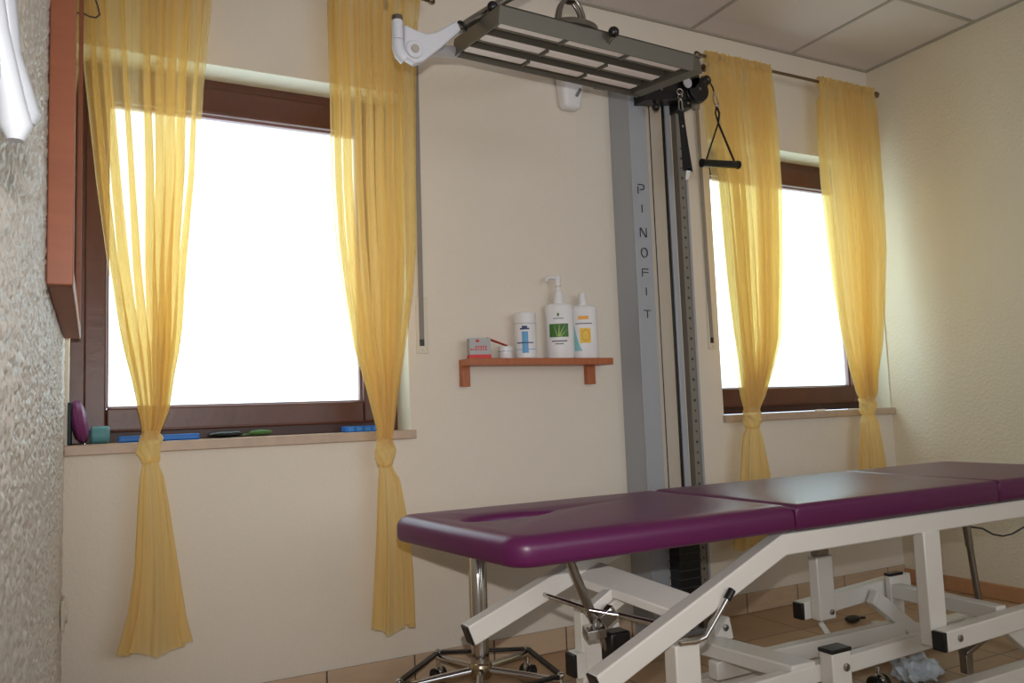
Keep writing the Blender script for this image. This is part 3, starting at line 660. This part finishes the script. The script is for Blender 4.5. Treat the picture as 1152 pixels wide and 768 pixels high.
# triangular pull handle
g = thing('pull_handle', (-1.22, -0.205, 1.89), 'black stirrup pull handle hanging from the pulley wheel before the yellow curtain', 'handle')
b = MB(); b.tube([(-1.262, -0.205, 2.243), (-1.250, -0.205, 2.240), (-1.240, -0.205, 2.226), (-1.236, -0.205, 2.21)], 0.0035, 8); b.build('cord_end', M_black, g)
b = MB(); b.tube([(-1.236, -0.205, 2.205), (-1.243, -0.205, 2.175), (-1.232, -0.205, 2.145), (-1.221, -0.205, 2.142), (-1.213, -0.205, 2.155), (-1.226, -0.205, 2.195), (-1.236, -0.205, 2.212)], 0.0028, 8)
b.ball((-1.226, -0.205, 2.150), 0.007); b.build('carabiner', M_chrome, g)
b = MB(); b.tube([(-1.228, -0.205, 2.140), (-1.234, -0.205, 2.118), (-1.228, -0.205, 2.095), (-1.222, -0.205, 2.075), (-1.303, -0.205, 1.90)], 0.0035, 8)
b.tube([(-1.222, -0.205, 2.140), (-1.213, -0.205, 2.118), (-1.218, -0.205, 2.095), (-1.222, -0.205, 2.075), (-1.139, -0.205, 1.905)], 0.0045, 8); b.build('loop_strap', M_strap, g)
b = MB(); b.tube([(-1.321, -0.205, 1.892), (-1.127, -0.205, 1.906)], 0.0155); b.tube([(-1.325, -0.205, 1.8915), (-1.317, -0.205, 1.8925)], 0.018); b.tube([(-1.131, -0.205, 1.9055), (-1.123, -0.205, 1.9065)], 0.018); b.build('grip', M_black, g)

# ------------------------------------------------------------------ therapy lamp
LC = CAM + Vector((6.281, 9.747, 5.168)) * 0.2
g = thing('therapy_lamp', LC, 'grey therapy lamp panel with white tubes on a white jointed wall arm', 'lamp')
ML = Matrix.Translation(LC) @ Matrix.Rotation(math.radians(-1.9), 4, 'Z') @ Matrix.Rotation(math.radians(2.9), 4, 'Y') @ Matrix.Rotation(math.radians(9.0), 4, 'X')
def LB(): return MB()
lx0, lx1, ly0, ly1, lh = -0.317, 0.345, -0.183, 0.150, 0.041
b = MB(); b.box(lx0, lx1, ly0, ly1, lh - 0.004, lh)
b.box(lx0, lx0 + 0.004, ly0, ly1, -0.012, lh); b.box(lx0 + 0.004, lx1 - 0.03, ly0, ly0 + 0.004, -0.008, lh); b.box(lx0 + 0.004, lx1, ly1 - 0.004, ly1, -0.010, lh)
b.quadbox([(lx1 - 0.03, ly0, -0.004), (lx1 + 0.012, ly0 + 0.01, -0.004), (lx1 + 0.012, ly1, -0.004), (lx1 - 0.03, ly1, -0.004), (lx1 - 0.03, ly0, lh), (lx1 - 0.005, ly0 + 0.01, lh), (lx1 - 0.005, ly1, lh), (lx1 - 0.03, ly1, lh)])
b.xform(ML).build('housing', M_lamp, g, bevel=0.002)
s_ = 0.122
for r_ in (-1, 0, 1):
    y_ = -r_ * s_ if False else r_ * s_
    b = MB(); b.box(-0.30, 0.30, y_ - 0.052, y_ + 0.004, 0.027, 0.031)
    b.quadbox([(-0.30, y_ - 0.056, 0.002), (0.30, y_ - 0.056, 0.002), (0.30, y_ - 0.052, 0.002), (-0.30, y_ - 0.052, 0.002), (-0.30, y_ - 0.056, 0.031), (0.30, y_ - 0.056, 0.031), (0.30, y_ - 0.052, 0.031), (-0.30, y_ - 0.052, 0.031)])
    b.xform(ML).build('reflector', M_lamp, g)
    for k in (-1, 0, 1):
        b = MB(); b.box(k * 0.2 - 0.0965, k * 0.2 + 0.0965, y_ - 0.046, y_, 0.001, 0.026)
        b.xform(ML).build('tube', M_tube, g, bevel=0.006, seg=3)
    # slat between the rows with a dark slot
    b = MB(); b.box(lx0 + 0.004, lx1 - 0.03, y_ + 0.006, y_ + 0.026, 0.006, 0.012)
    b.xform(ML).build('slat', M_lamp, g, bevel=0.002)
    if r_ < 1:
        for k in (-1, 0, 1): MB().box(k * 0.2 - 0.065, k * 0.2 + 0.055, y_ + 0.030, y_ + 0.046, 0.012, 0.022).xform(ML).build('slot', M_lampd, g)
    for k in (-0.1, 0.1): MB().box(k - 0.0025, k + 0.0025, y_ - 0.050, y_ + 0.004, -0.005, 0.028).xform(ML).build('tube_clip', M_lamp, g)
MB().box(lx0 + 0.004, lx1 - 0.03, ly0 + 0.004, ly1 - 0.004, 0.033, 0.040).xform(ML).build('back_plate', M_lamp, g)
MB().lathe((-0.065, -0.12, lh), [(0.075, 0.0), (0.072, 0.014), (0.045, 0.026), (0.01, 0.030)]).xform(ML).build('pivot_dome', M_lamp, g)
def wp(x, y_, z): return ML @ Vector((x, y_, z))
b = MB(); c0 = wp(-0.065, -0.12, lh + 0.02)
hoop = [c0 + Vector((0.042 * math.cos(a_), 0.0, 0.0 + 0.078 * math.sin(a_))) for a_ in [PI * k / 12 for k in range(13)]]
b.tube(hoop, 0.0055); b.tube([h_ + Vector((0.002, 0.022, 0.004)) for h_ in hoop], 0.005); b.build('yoke', M_steel, g)
topc = c0 + Vector((0, 0.01, 0.085))
b = MB(); b.ball(topc, 0.020); b.cyl(topc, topc + Vector((0, 0, 0.03)), 0.012); b.build('yoke_joint', M_steel, g)
# tube running over the lamp to the joint arm
A = Vector((-2.664, -0.765, 1.945))
b = MB(); b.tube([A, Vector((-2.60, -0.765, 1.995)), Vector((-2.52, -0.765, 2.058)), Vector((-2.44, -0.775, 2.11)), topc + Vector((-0.10, 0, 0.03)), topc + Vector((0, 0, 0.025))], [0.0125] * 6); b.build('support_tube', M_steel, g)
b = MB(); b.torus(A + Vector((0.012, 0, 0.01)), 0.014, 0.004, axis=(0.75, 0, 0.6)); b.build('clamp_ring', M_black, g)
for p_ in (Vector((-2.573, -0.80, 2.012)), wp(0.02, ly0 - 0.022, lh - 0.006)):
    k_ = MB().ball(p_, 0.0155, (1, 1, 1)).build('clamp_knob', M_black, g)
    MB().cyl(p_ + Vector((0, 0.0, -0.012)), p_ + Vector((0, 0.03, -0.022)), 0.004).build('knob_stem', M_chrome, g)
# elbow joint
b = MB(); K0 = Vector((-2.837, -0.765, 0))
b.tube([(-2.838, -0.765, 1.934), (-2.838, -0.765, 1.882)], 0.0155); b.build('pivot_sleeve', M_arm, g, bevel=0.001)
MB().tube([(-2.838, -0.765, 1.932), (-2.838, -0.765, 1.948)], 0.0150).build('sleeve_cap', M_steel, g, bevel=0.002)
b = MB(); b.tube([(-2.838, -0.765, 1.880), (-2.838, -0.765, 1.862), (-2.832, -0.765, 1.845), (-2.818, -0.765, 1.832)], [0.0158, 0.0165, 0.0175, 0.017]); b.build('elbow_lower', M_arm, g)
b = MB(); b.poly_prism([(-2.823, 1.922), (-2.790, 1.912), (-2.762, 1.908), (-2.735, 1.918), (-2.674, 1.962), (-2.660, 1.938), (-2.722, 1.876), (-2.775, 1.828), (-2.795, 1.820), (-2.826, 1.835)], 1, -0.782, -0.752)
b.build('fore_arm', M_arm, g, bevel=0.006, seg=4)
b = MB(); b.cyl((-2.800, -0.780, 1.855), (-2.800, -0.790, 1.855), 0.0235, seg=32); b.build('joint_disc', M_arm, g, bevel=0.002)
MB().cyl((-2.800, -0.789, 1.855), (-2.800, -0.794, 1.855), 0.011, seg=24).build('joint_cap', M_bar, g, bevel=0.001)
b = MB(); b.tube([(-2.775, -0.75, 1.86), (-2.70, -0.66, 1.925), (-2.60, -0.575, 1.975), (-2.36, -0.42, 2.075), (-2.00, -0.18, 2.205), (-1.82, -0.06, 2.252)], [0.016, 0.017, 0.018, 0.018, 0.018, 0.016]); b.build('rear_arm', M_arm, g)
b = MB(); b.quadbox([(-1.880, -0.055, 2.105), (-1.800, -0.055, 2.105), (-1.800, 0, 2.105), (-1.880, 0, 2.105), (-1.900, -0.075, 2.27), (-1.785, -0.075, 2.27), (-1.785, 0, 2.27), (-1.900, 0, 2.27)]); b.build('wall_mount', M_white, g, bevel=0.018, seg=4)
MB().box(-1.828, -1.816, -0.0705, -0.0640, 2.145, 2.185).xform(Matrix.Translation((-1.820, 0, 2.165)) @ Matrix.Rotation(0.6, 4, 'Y') @ Matrix.Translation((1.820, 0, -2.165))).build('grey_mark', M_greyt, g, bevel=0.001)

# ------------------------------------------------------------------ treatment table
g = thing('treatment_table', (-1.5, -0.97, 0), 'plum upholstered treatment table on a white steel lifting frame', 'treatment table')
ZT = 0.640; YN, YF = -1.185, -0.600
def rrect(x0, x1, y0, y1, rads, n=10):     # rads: radii for corners (x0y0, x1y0, x1y1, x0y1)
    cs = [(x0, y0, 1, 1, PI), (x1, y0, -1, 1, 1.5 * PI), (x1, y1, -1, -1, 0), (x0, y1, 1, -1, 0.5 * PI)]; out = []
    for (cx, cy, sx, sy, a0), r_ in zip(cs, rads):
        for k in range(n + 1):
            a_ = a0 + (PI / 2) * k / n; out.append((cx + sx * r_ + r_ * math.cos(a_), cy + sy * r_ + r_ * math.sin(a_)))
    return out
def pad_mesh(x0, x1, y0, y1, rads, th, e=0.022, skew=0.0):
    b = MB(); rings = []
    prof = [(0.014, -th), (0.005, -th + 0.004), (0.0, -th + 0.014)]
    for k in range(7):
        a_ = PI / 2 * k / 6; prof.append((e - e * math.cos(a_), -e * 0.9 + e * 0.9 * math.sin(a_)))
    prof += [(e + 0.05, 0.002), (e + 0.12, 0.003)]
    for ins, z in prof:
        rr = [max(0.002, r_ - ins) for r_ in rads]
        rings.append([(x + skew * (y_ - (y0 + y1) / 2) * (x - x1) / (x0 - x1), y_, ZT + z) for x, y_ in rrect(x0 + ins, x1 - ins, y0 + ins, y1 - ins, rr)])
    b.loft(rings); return b
HX0, HX1 = -2.800, -1.962
head = pad_mesh(HX0, HX1, YN, YF, (0.060, 0.010, 0.010, 0.06), 0.067, e=0.034, skew=-0.13)
ho = head.build('head_pad', M_pad, g, smooth=50)
# breathing hole cut into the head pad
cut = MB(); rings = []
import itertools
hc = Vector((-2.63, -0.865))
for z, gr in ((-0.05, 0.0), (-0.012, 0.0), (-0.004, 0.004), (0.0, 0.010), (0.004, 0.022), (0.03, 0.09)):
    ring = []
    for k in range(48):
        a_ = 2 * PI * k / 48; rx = 0.105 if math.cos(a_) < 0 else 0.135; ry = 0.052
        ring.append((hc.x + (rx + gr) * math.cos(a_), hc.y + (ry + gr) * math.sin(a_) * (1 if math.cos(a_) < 0 else 1 - 0.55 * math.cos(a_) ** 2), ZT + z))
    rings.append(ring)
cut.loft(rings); co = cut.build('cutter', M_pad, g)
bm_ = ho.modifiers.new('hole', 'BOOLEAN'); bm_.object = co; bm_.operation = 'DIFFERENCE'; bm_.solver = 'EXACT'
bpy.context.view_layer.update()
dg = bpy.context.evaluated_depsgraph_get(); me2 = bpy.data.meshes.new_from_object(ho.evaluated_get(dg))
ho.modifiers.clear(); ho.data = me2; bpy.data.objects.remove(co)
for pl in me2.polygons: pl.use_smooth = True
me2.set_sharp_from_angle(angle=math.radians(55))
pad_mesh(HX1 + 0.004, -1.108, YN, YF, (0.010,) * 4, 0.067, e=0.018).build('middle_pad', M_pad, g, smooth=50)
pad_mesh(-1.104, -0.500, YN, YF, (0.010, 0.03, 0.05, 0.010), 0.067, e=0.018).build('foot_pad', M_pad, g, smooth=50)
YFN, YFF = -1.150, -0.800; TB = 0.042
def rect_tube(name, p, q, w_=TB, h_=0.052, side=(0, 1, 0), bev=0.004, mt=None): return MB().beam(p, q, w_, h_, side).build(name, mt or M_paint, g, bevel=bev)
for yy, P1, bend in ((YFN, (-2.560, 0.300), (-1.992, 0.541)), (YFF, (-2.705, 0.352), (-2.20, 0.541))):
    dv = Vector((bend[0] - P1[0], 0, bend[1] - P1[1])).normalized(); nv = Vector((-dv.z, 0, dv.x)); hh = 0.0265; k = dv.z / (1 + dv.x)
    pts = [(P1[0] - nv.x * hh, P1[1] - nv.z * hh), (bend[0] + k * hh, bend[1] - hh), (-0.52, 0.543 - hh), (-0.52, 0.543 + hh), (bend[0] - k * hh, bend[1] + hh), (P1[0] + nv.x * hh, P1[1] + nv.z * hh)]
    r_ = MB().poly_prism(pts, 1, yy - 0.021, yy + 0.021).build('side_rail', M_paint, g, bevel=0.004)
    p_ = Vector((P1[0], yy, P1[1])); MB().beam(p_ - dv * 0.005, p_ + dv * 0.002, 0.038, 0.049, (0, 1, 0)).build('end_cap', M_black, r_, bevel=0.002)
# wide flat cross plate between the head rails
b = MB(); b.quadbox([(-2.405, YFF + 0.02, 0.440), (-2.325, YFF + 0.02, 0.470), (-2.265, YFN + 0.02, 0.430), (-2.330, YFN + 0.02, 0.400), (-2.405, YFF + 0.02, 0.462), (-2.325, YFF + 0.02, 0.492), (-2.265, YFN + 0.02, 0.452), (-2.330, YFN + 0.02, 0.422)])
b.build('cross_plate', M_paint, g, bevel=0.003)
for x in (-0.60,): rect_tube('cross_bar', (x, YFN, 0.53), (x, YFF, 0.53), 0.04, 0.04, side=(1, 0, 0))
# middle posts with lifting arms
def bolt(p, parent, r_=0.0085): 
    return MB().tube([p, Vector(p) + Vector((0, -0.004, 0)), Vector(p) + Vector((0, -0.006, 0))], [r_, r_, r_ * 0.6], 16).build('bolt', M_steel, parent)
for yy, xc, z1 in ((YFN - 0.008, -1.424, 0.520), (YFF, -1.458, 0.405)):
    pst = MB().box(xc - 0.038, xc + 0.034, yy - 0.0185, yy + 0.019, 0.205, z1).build('post', M_paint, g, bevel=0.004)
    if yy == YFF:
        MB().box(xc - 0.026, xc + 0.024, yy - 0.014, yy + 0.016, z1, 0.53).build('post_insert', M_steel, pst, bevel=0.002); bolt((xc + 0.012, yy - 0.0205, 0.228), pst)
for yy, x0 in ((YFN - 0.050, -1.466), (YFF + 0.040, -1.530)):
    zz = 0.227 if yy < -1 else 0.232
    xe = -0.62 if yy < -1 else -1.00
    a_ = rect_tube('lift_arm', (x0 + 0.008, yy, zz), (xe, yy, zz + (0.022 if yy < -1 else 0.030)), 0.040, 0.056)
    MB().box(x0 - 0.004, x0 + 0.009, yy - 0.019, yy + 0.019, zz - 0.026, zz + 0.026).build('end_cap', M_black, a_, bevel=0.002)
    if yy < -1: bolt((x0 + 0.062, yy - 0.020, zz + 0.004), a_, 0.0095)
rect_tube('cross_bar', (-1.120, YFF, 0.250), (-1.140, YFN - 0.03, 0.250), 0.045, 0.045, side=(1, 0, 0))
# scissor struts
rect_tube('scissor_strut', (-1.235, YFF - 0.0035, 0.245), (-0.985, YFF - 0.0035, 0.062), 0.030, 0.050)
rect_tube('scissor_strut', (-1.110, YFN - 0.012, 0.215), (-0.86, YFN - 0.012, 0.030), 0.030, 0.050)
# foot-end posts
kp = MB().box(-1.145, -1.082, YFF - 0.010, YFF + 0.012, 0.045, 0.300).build('post', M_paint, g, bevel=0.004)
MB().box(-1.147, -1.080, YFF - 0.012, YFF + 0.014, 0.298, 0.308).build('end_cap', M_black, kp, bevel=0.002); bolt((-1.10, YFF + 0.018, 0.27), kp)
gp = MB().box(-1.778, -1.705, -1.105, -1.060, 0.045, 0.222).build('post', M_paint, g, bevel=0.004)
MB().box(-1.780, -1.703, -1.107, -1.058, 0.220, 0.231).build('end_cap', M_black, gp, bevel=0.002); bolt((-1.728, -1.106, 0.18), gp, 0.0105)
# head-end columns
MB().box(-2.385, -2.262, YFF - 0.02, YFF + 0.02, 0.05, 0.385).build('column', M_paint, g, bevel=0.004)
MB().box(-2.352, -2.280, YFN - 0.02, YFN + 0.025, 0.05, 0.352).build('column', M_paint, g, bevel=0.004)
st_ = MB().box(-2.405, -2.375, YFF - 0.024, YFF + 0.024, 0.195, 0.260).build('stub', M_paint, g, bevel=0.003)
MB().box(-2.415, -2.404, YFF - 0.022, YFF + 0.022, 0.198, 0.257).build('end_cap', M_black, st_, bevel=0.002)
# lower frame
rect_tube('lower_rail', (-1.93, -0.80, 0.128), (-1.10, -0.80, 0.122), 0.040, 0.052)
rect_tube('lower_rail', (-2.28, -1.045, 0.150), (-1.06, -1.045, 0.178), 0.034, 0.048)
cb = MB().quadbox([(-1.930, -0.70, 0.155), (-1.840, -0.70, 0.155), (-1.790, -1.060, 0.155), (-1.880, -1.060, 0.155), (-1.930, -0.70, 0.197), (-1.840, -0.70, 0.197), (-1.790, -1.060, 0.197), (-1.880, -1.060, 0.197)]).build('cross_bar', M_paint, g, bevel=0.005)
b = MB(); b.poly_prism([(-1.860, 0.180), (-1.856, 0.228), (-1.835, 0.247), (-1.795, 0.247), (-1.782, 0.180)], 1, -0.735, -0.700); br = b.build('bracket', M_paint, g, bevel=0.003)
bolt((-1.815, -0.736, 0.218), br, 0.010)
rect_tube('cross_bar', (-2.31, YFF, 0.10), (-2.31, YFN, 0.10), 0.04, 0.05, side=(1, 0, 0))
# base on the floor
for yy, zz in ((-1.165, 0.062), (-0.72, 0.062)):
    rect_tube('base_rail', (-2.40, yy, zz), (-0.56, yy, zz), 0.050, 0.046)
for x in (-2.36, -0.62):
    rect_tube('base_cross_bar', (x, -1.165, 0.062), (x, -0.72, 0.062), 0.046, 0.042, side=(1, 0, 0))
for x in (-2.33, -0.66):
    for yy in (-1.165, -0.72):
        MB().lathe((x, yy, 0), [(0.026, 0.0), (0.028, 0.006), (0.018, 0.014), (0.008, 0.018), (0.008, 0.042)]).build('foot', M_black, g)
MB().box(-1.14, -1.11, -0.74, -0.715, 0.08, 0.13).build('base_stud', M_paint, g)
MB().box(-0.97, -0.955, -0.83, -0.80, 0.10, 0.16).build('tie_plate', M_paint, g)
rect_tube('short_strut', (-1.37, -0.70, 0.16), (-1.33, -0.72, 0.085), 0.010, 0.02)
b = MB(); b.beam((-1.265, -1.13, 0.143), (-1.140, -1.13, 0.182), 0.03, 0.014); b.beam((-1.252, -1.13, 0.086), (-1.252, -1.13, 0.142), 0.03, 0.024); b.build('metal_bracket', M_steel, g, bevel=0.002)
# head adjuster: strut, rods, clamp
b = MB(); b.cyl((-2.512, -0.95, 0.575), (-2.425, -0.95, 0.372), 0.0115); b.cyl((-2.425, -0.95, 0.372), (-2.385, -0.95, 0.285), 0.009); b.build('gas_spring', M_steel, g)
b = MB(); b.cyl((-2.50, YFF - 0.005, 0.427), (-2.445, -0.955, 0.405), 0.006); b.cyl((-2.385, -1.00, 0.392), (-2.335, YFN, 0.386), 0.0075); b.cyl((-2.445, -0.955, 0.405), (-2.385, -1.00, 0.392), 0.006); b.build('release_rod', M_chrome, g)
b = MB(); b.quadbox([(-2.470, -0.985, 0.340), (-2.415, -0.985, 0.340), (-2.405, -0.935, 0.345), (-2.455, -0.935, 0.345), (-2.470, -0.985, 0.362), (-2.415, -0.985, 0.362), (-2.405, -0.935, 0.366), (-2.455, -0.935, 0.366)])
b.beam((-2.425, -0.97, 0.375), (-2.385, -0.97, 0.40), 0.03, 0.035); b.torus((-2.405, -0.965, 0.368), 0.028, 0.005, axis=(0.2, 1, 0.2), a0=PI, a1=2 * PI, seg=12); b.build('clamp', M_chrome, g, bevel=0.002)
for dx in (0.0, 0.062):
    MB().beam((-2.435 + dx, -0.93, 0.392), (-2.345 + dx, -0.93, 0.442), 0.030, 0.026).build('link_arm', M_paint, g, bevel=0.003)
MB().box(-2.40, -2.34, -0.98, -0.93, 0.27, 0.345).build('motor_box', M_black, g, bevel=0.006)
# crank lever on the near side
b = MB(); b.tube([(-2.345, -1.178, 0.360), (-2.300, -1.178, 0.356), (-2.270, -1.178, 0.362), (-2.250, -1.180, 0.385), (-2.195, -1.183, 0.448)], 0.0065)
lv = b.build('crank_lever', M_chrome, g)
MB().tube([(-2.203, -1.183, 0.439), (-2.184, -1.183, 0.460)], 0.0095).build('rubber_tip', M_black, lv, bevel=0.002)
# leg rod at the foot end, with its cord
b = MB(); b.cyl((-0.712, -0.80, 0.520), (-0.655, -0.80, 0.085), 0.0115); b.cyl((-0.712, -0.80, 0.52), (-0.690, -0.80, 0.35), 0.014); b.build('foot_end_rod', M_steel, g)
b = MB(); b.tube([(-0.700, -0.785, 0.445), (-0.66, -0.785, 0.415), (-0.58, -0.785, 0.400), (-0.52, -0.785, 0.372), (-0.46, -0.785, 0.360), (-0.40, -0.785, 0.362), (-0.33, -0.785, 0.378), (-0.20, -0.80, 0.40), (-0.06, -0.90, 0.40), (-0.012, -0.98, 0.33), (-0.012, -1.10, 0.10), (-0.02, -1.12, 0.006)], 0.0035, 8); b.build('power_cord', M_slot, g)
# loose parts lying on the floor under the table
def castor(name, p, lab=None, parent=None):
    pass
k = thing('castor_wheel', (-1.40, -0.93, 0), 'black and chrome castor wheel on the floor under the treatment table', 'castor')
b = MB(); b.cyl((-1.415, -0.93, 0.026), (-1.393, -0.93, 0.026), 0.026, seg=24); b.cyl((-1.383, -0.93, 0.026), (-1.361, -0.93, 0.026), 0.026, seg=24); b.build('wheel', M_black, k, bevel=0.003)
b = MB(); b.ball((-1.388, -0.93, 0.036), 0.022, (1, 1, .9)); b.cyl((-1.388, -0.93, 0.04), (-1.388, -0.93, 0.075), 0.006); b.build('fork', M_chrome, k)
b = MB(); rnd = random.Random(7)
bmesh.ops.create_icosphere(b.b, subdivisions=4, radius=1)
for v in b.b.verts:
    n_ = 1 + 0.22 * math.sin(7 * v.co.x + 3 * v.co.y) * math.sin(5 * v.co.y + 2) + 0.12 * math.sin(13 * v.co.x - 9 * v.co.y + 4 * v.co.z)
    v.co = Vector((v.co.x * 0.090 * n_, v.co.y * 0.06 * n_, max(0, v.co.z + 0.35) * 0.045 * n_)) + Vector((-1.17, -0.90, 0.0005))
tag(b.build('plastic_bag', M_clear, smooth=60), 'crumpled pale plastic bag on the floor under the treatment table', 'bag')
b = MB(); b.ball((-0.80, -0.35, 0.014), 0.03, (1.3, 0.8, 0.45)); b.cyl((-0.77, -0.35, 0.012), (-0.735, -0.355, 0.010), 0.005)
tag(b.build('foot_switch', M_black), 'small black foot switch on the tiles behind the treatment table', 'switch')

# ------------------------------------------------------------------ stool behind the head end
sc = Vector((-2.455, -0.325, 0))
g = thing('stool', sc, 'round stool with chrome column and five-legged ringed castor base behind the table head', 'stool')
MB().lathe((sc.x, sc.y, 0), [(0.011, 0.10), (0.0285, 0.105), (0.0285, 0.45), (0.026, 0.455)]).build('column', M_chrome, g)
MB().lathe((sc.x, sc.y, 0), [(0.022, 0.45), (0.030, 0.455), (0.030, 0.468), (0.018, 0.475), (0.018, 0.495)]).build('collar', M_black, g)
MB().lathe((sc.x, sc.y, 0), [(0.05, 0.492), (0.132, 0.495), (0.142, 0.503), (0.145, 0.515), (0.140, 0.527), (0.12, 0.534), (0.05, 0.536)], seg=48).build('seat', M_pad, g)
MB().lathe((sc.x, sc.y, 0), [(0.030, 0.075), (0.036, 0.085), (0.036, 0.115), (0.030, 0.125)]).build('hub', M_brass, g, bevel=0.002)
RB = 0.258; pts = []
for k in range(5):
    a_ = math.radians(-45 + 72 * k)
    e = sc + Vector((RB * math.cos(a_), RB * math.sin(a_), 0)); pts.append(e)
    s0 = sc + Vector((0.03 * math.cos(a_), 0.03 * math.sin(a_), 0.100))
    lg = MB().tube([s0, Vector((e.x, e.y, 0.082))], [0.013, 0.011]).build('leg', M_chrome, g)
    b = MB(); n_ = Vector((-math.sin(a_), math.cos(a_), 0)); cc = Vector((e.x, e.y, 0.024))
    for s in (-1, 1): b.cyl(cc + n_ * 0.006 * s, cc + n_ * 0.022 * s, 0.024, seg=20)
    cs = b.build('castor', M_black, g, bevel=0.002)
    b = MB(); b.ball(cc + Vector((0, 0, 0.008)), 0.0215, (0.9, 0.9, 1)); b.cyl(cc, cc + Vector((0, 0, 0.075)), 0.007); b.build('castor_fork', M_chrome, cs)
for k in range(5):
    p_, q_ = pts[k] + Vector((0, 0, 0.098)), pts[(k + 1) % 5] + Vector((0, 0, 0.098))
    d = (q_ - p_); MB().beam(p_ + d * 0.03, q_ - d * 0.03, 0.020, 0.010).build('foot_ring_bar', M_black, g, bevel=0.003)
    MB().ball(p_, 0.012).build('ring_joint', M_chrome, g)

# ------------------------------------------------------------------ things on the large window's sill
ZW = 0.851
b = MB(); b.lathe((0, 0, 0), [(0.02, -0.006), (0.045, -0.003), (0.060, 0.006), (0.064, 0.016), (0.058, 0.028), (0.040, 0.035), (0.015, 0.038)], seg=36)
b.xform(Matrix.Translation((-3.590, 0.035, ZW + 0.0665)) @ Matrix.Rotation(math.radians(80), 4, 'Y'))
tag(b.build('foam_disc', M_purple), 'purple rounded disc leaning in the left corner of the window sill', 'exercise disc')
b = MB(); b.box(-3.604, -3.594, -0.010, 0.10, ZW, ZW + 0.125)
tag(b.build('rubber_mat', M_dteal, bevel=0.003), 'dark green mat standing behind the purple disc on the sill', 'mat')
b = MB(); b.cyl((-3.545, 0.055, ZW + 0.0265), (-3.493, 0.055, ZW + 0.0265), 0.0262, seg=28)
tag(b.build('foam_roll', M_teal, bevel=0.006), 'short pale teal roll beside the purple disc on the sill', 'foam roll')
b = MB(); b.box(-3.470, -3.240, 0.02, 0.085, ZW, ZW + 0.019)
tag(b.build('blue_pad', M_blue, bevel=0.005), 'long flat blue pad on the sill behind the left curtain knot', 'pad')
b = MB(); b.ball((-3.16, 0.07, ZW + 0.0115), 0.04, (1.35, 0.8, 0.29)); b.ball((-3.13, 0.06, ZW + 0.012), 0.02, (1.3, 0.9, 0.5))
tag(b.build('dark_pouch', M_black), 'small dark flat pouch on the sill right of the blue pad', 'pouch')
b = MB(); b.ball((-3.045, 0.08, ZW + 0.0135), 0.03, (1.3, 0.6, 0.30)); b.tube([(-3.075, 0.08, ZW + 0.010), (-3.10, 0.075, ZW + 0.008), (-3.115, 0.07, ZW + 0.006)], 0.003, 6)
tag(b.build('folded_cloth', M_green), 'small green folded item with a pale stem on the window sill', 'cloth')
g = thing('blue_case', (-2.71, 0.06, ZW), 'low bright blue ribbed case on the sill behind the right curtain', 'case')
MB().box(-2.772, -2.650, 0.035, 0.085, ZW, ZW + 0.020).build('case_body', M_blue, g, bevel=0.003)
b = MB()
for k in range(4): b.box(-2.760 + k * 0.030, -2.742 + k * 0.030, 0.0335, 0.036, ZW + 0.003, ZW + 0.017)
b.build('ribs', M_rib, g)
b = MB(); b.beam((-0.50, 0.03, ZW + 0.004), (-0.44, 0.035, ZW + 0.004), 0.015, 0.006)
tag(b.build('paper_strip', M_white, bevel=0.001), 'tiny white strip lying on the sill of the small window', 'paper')
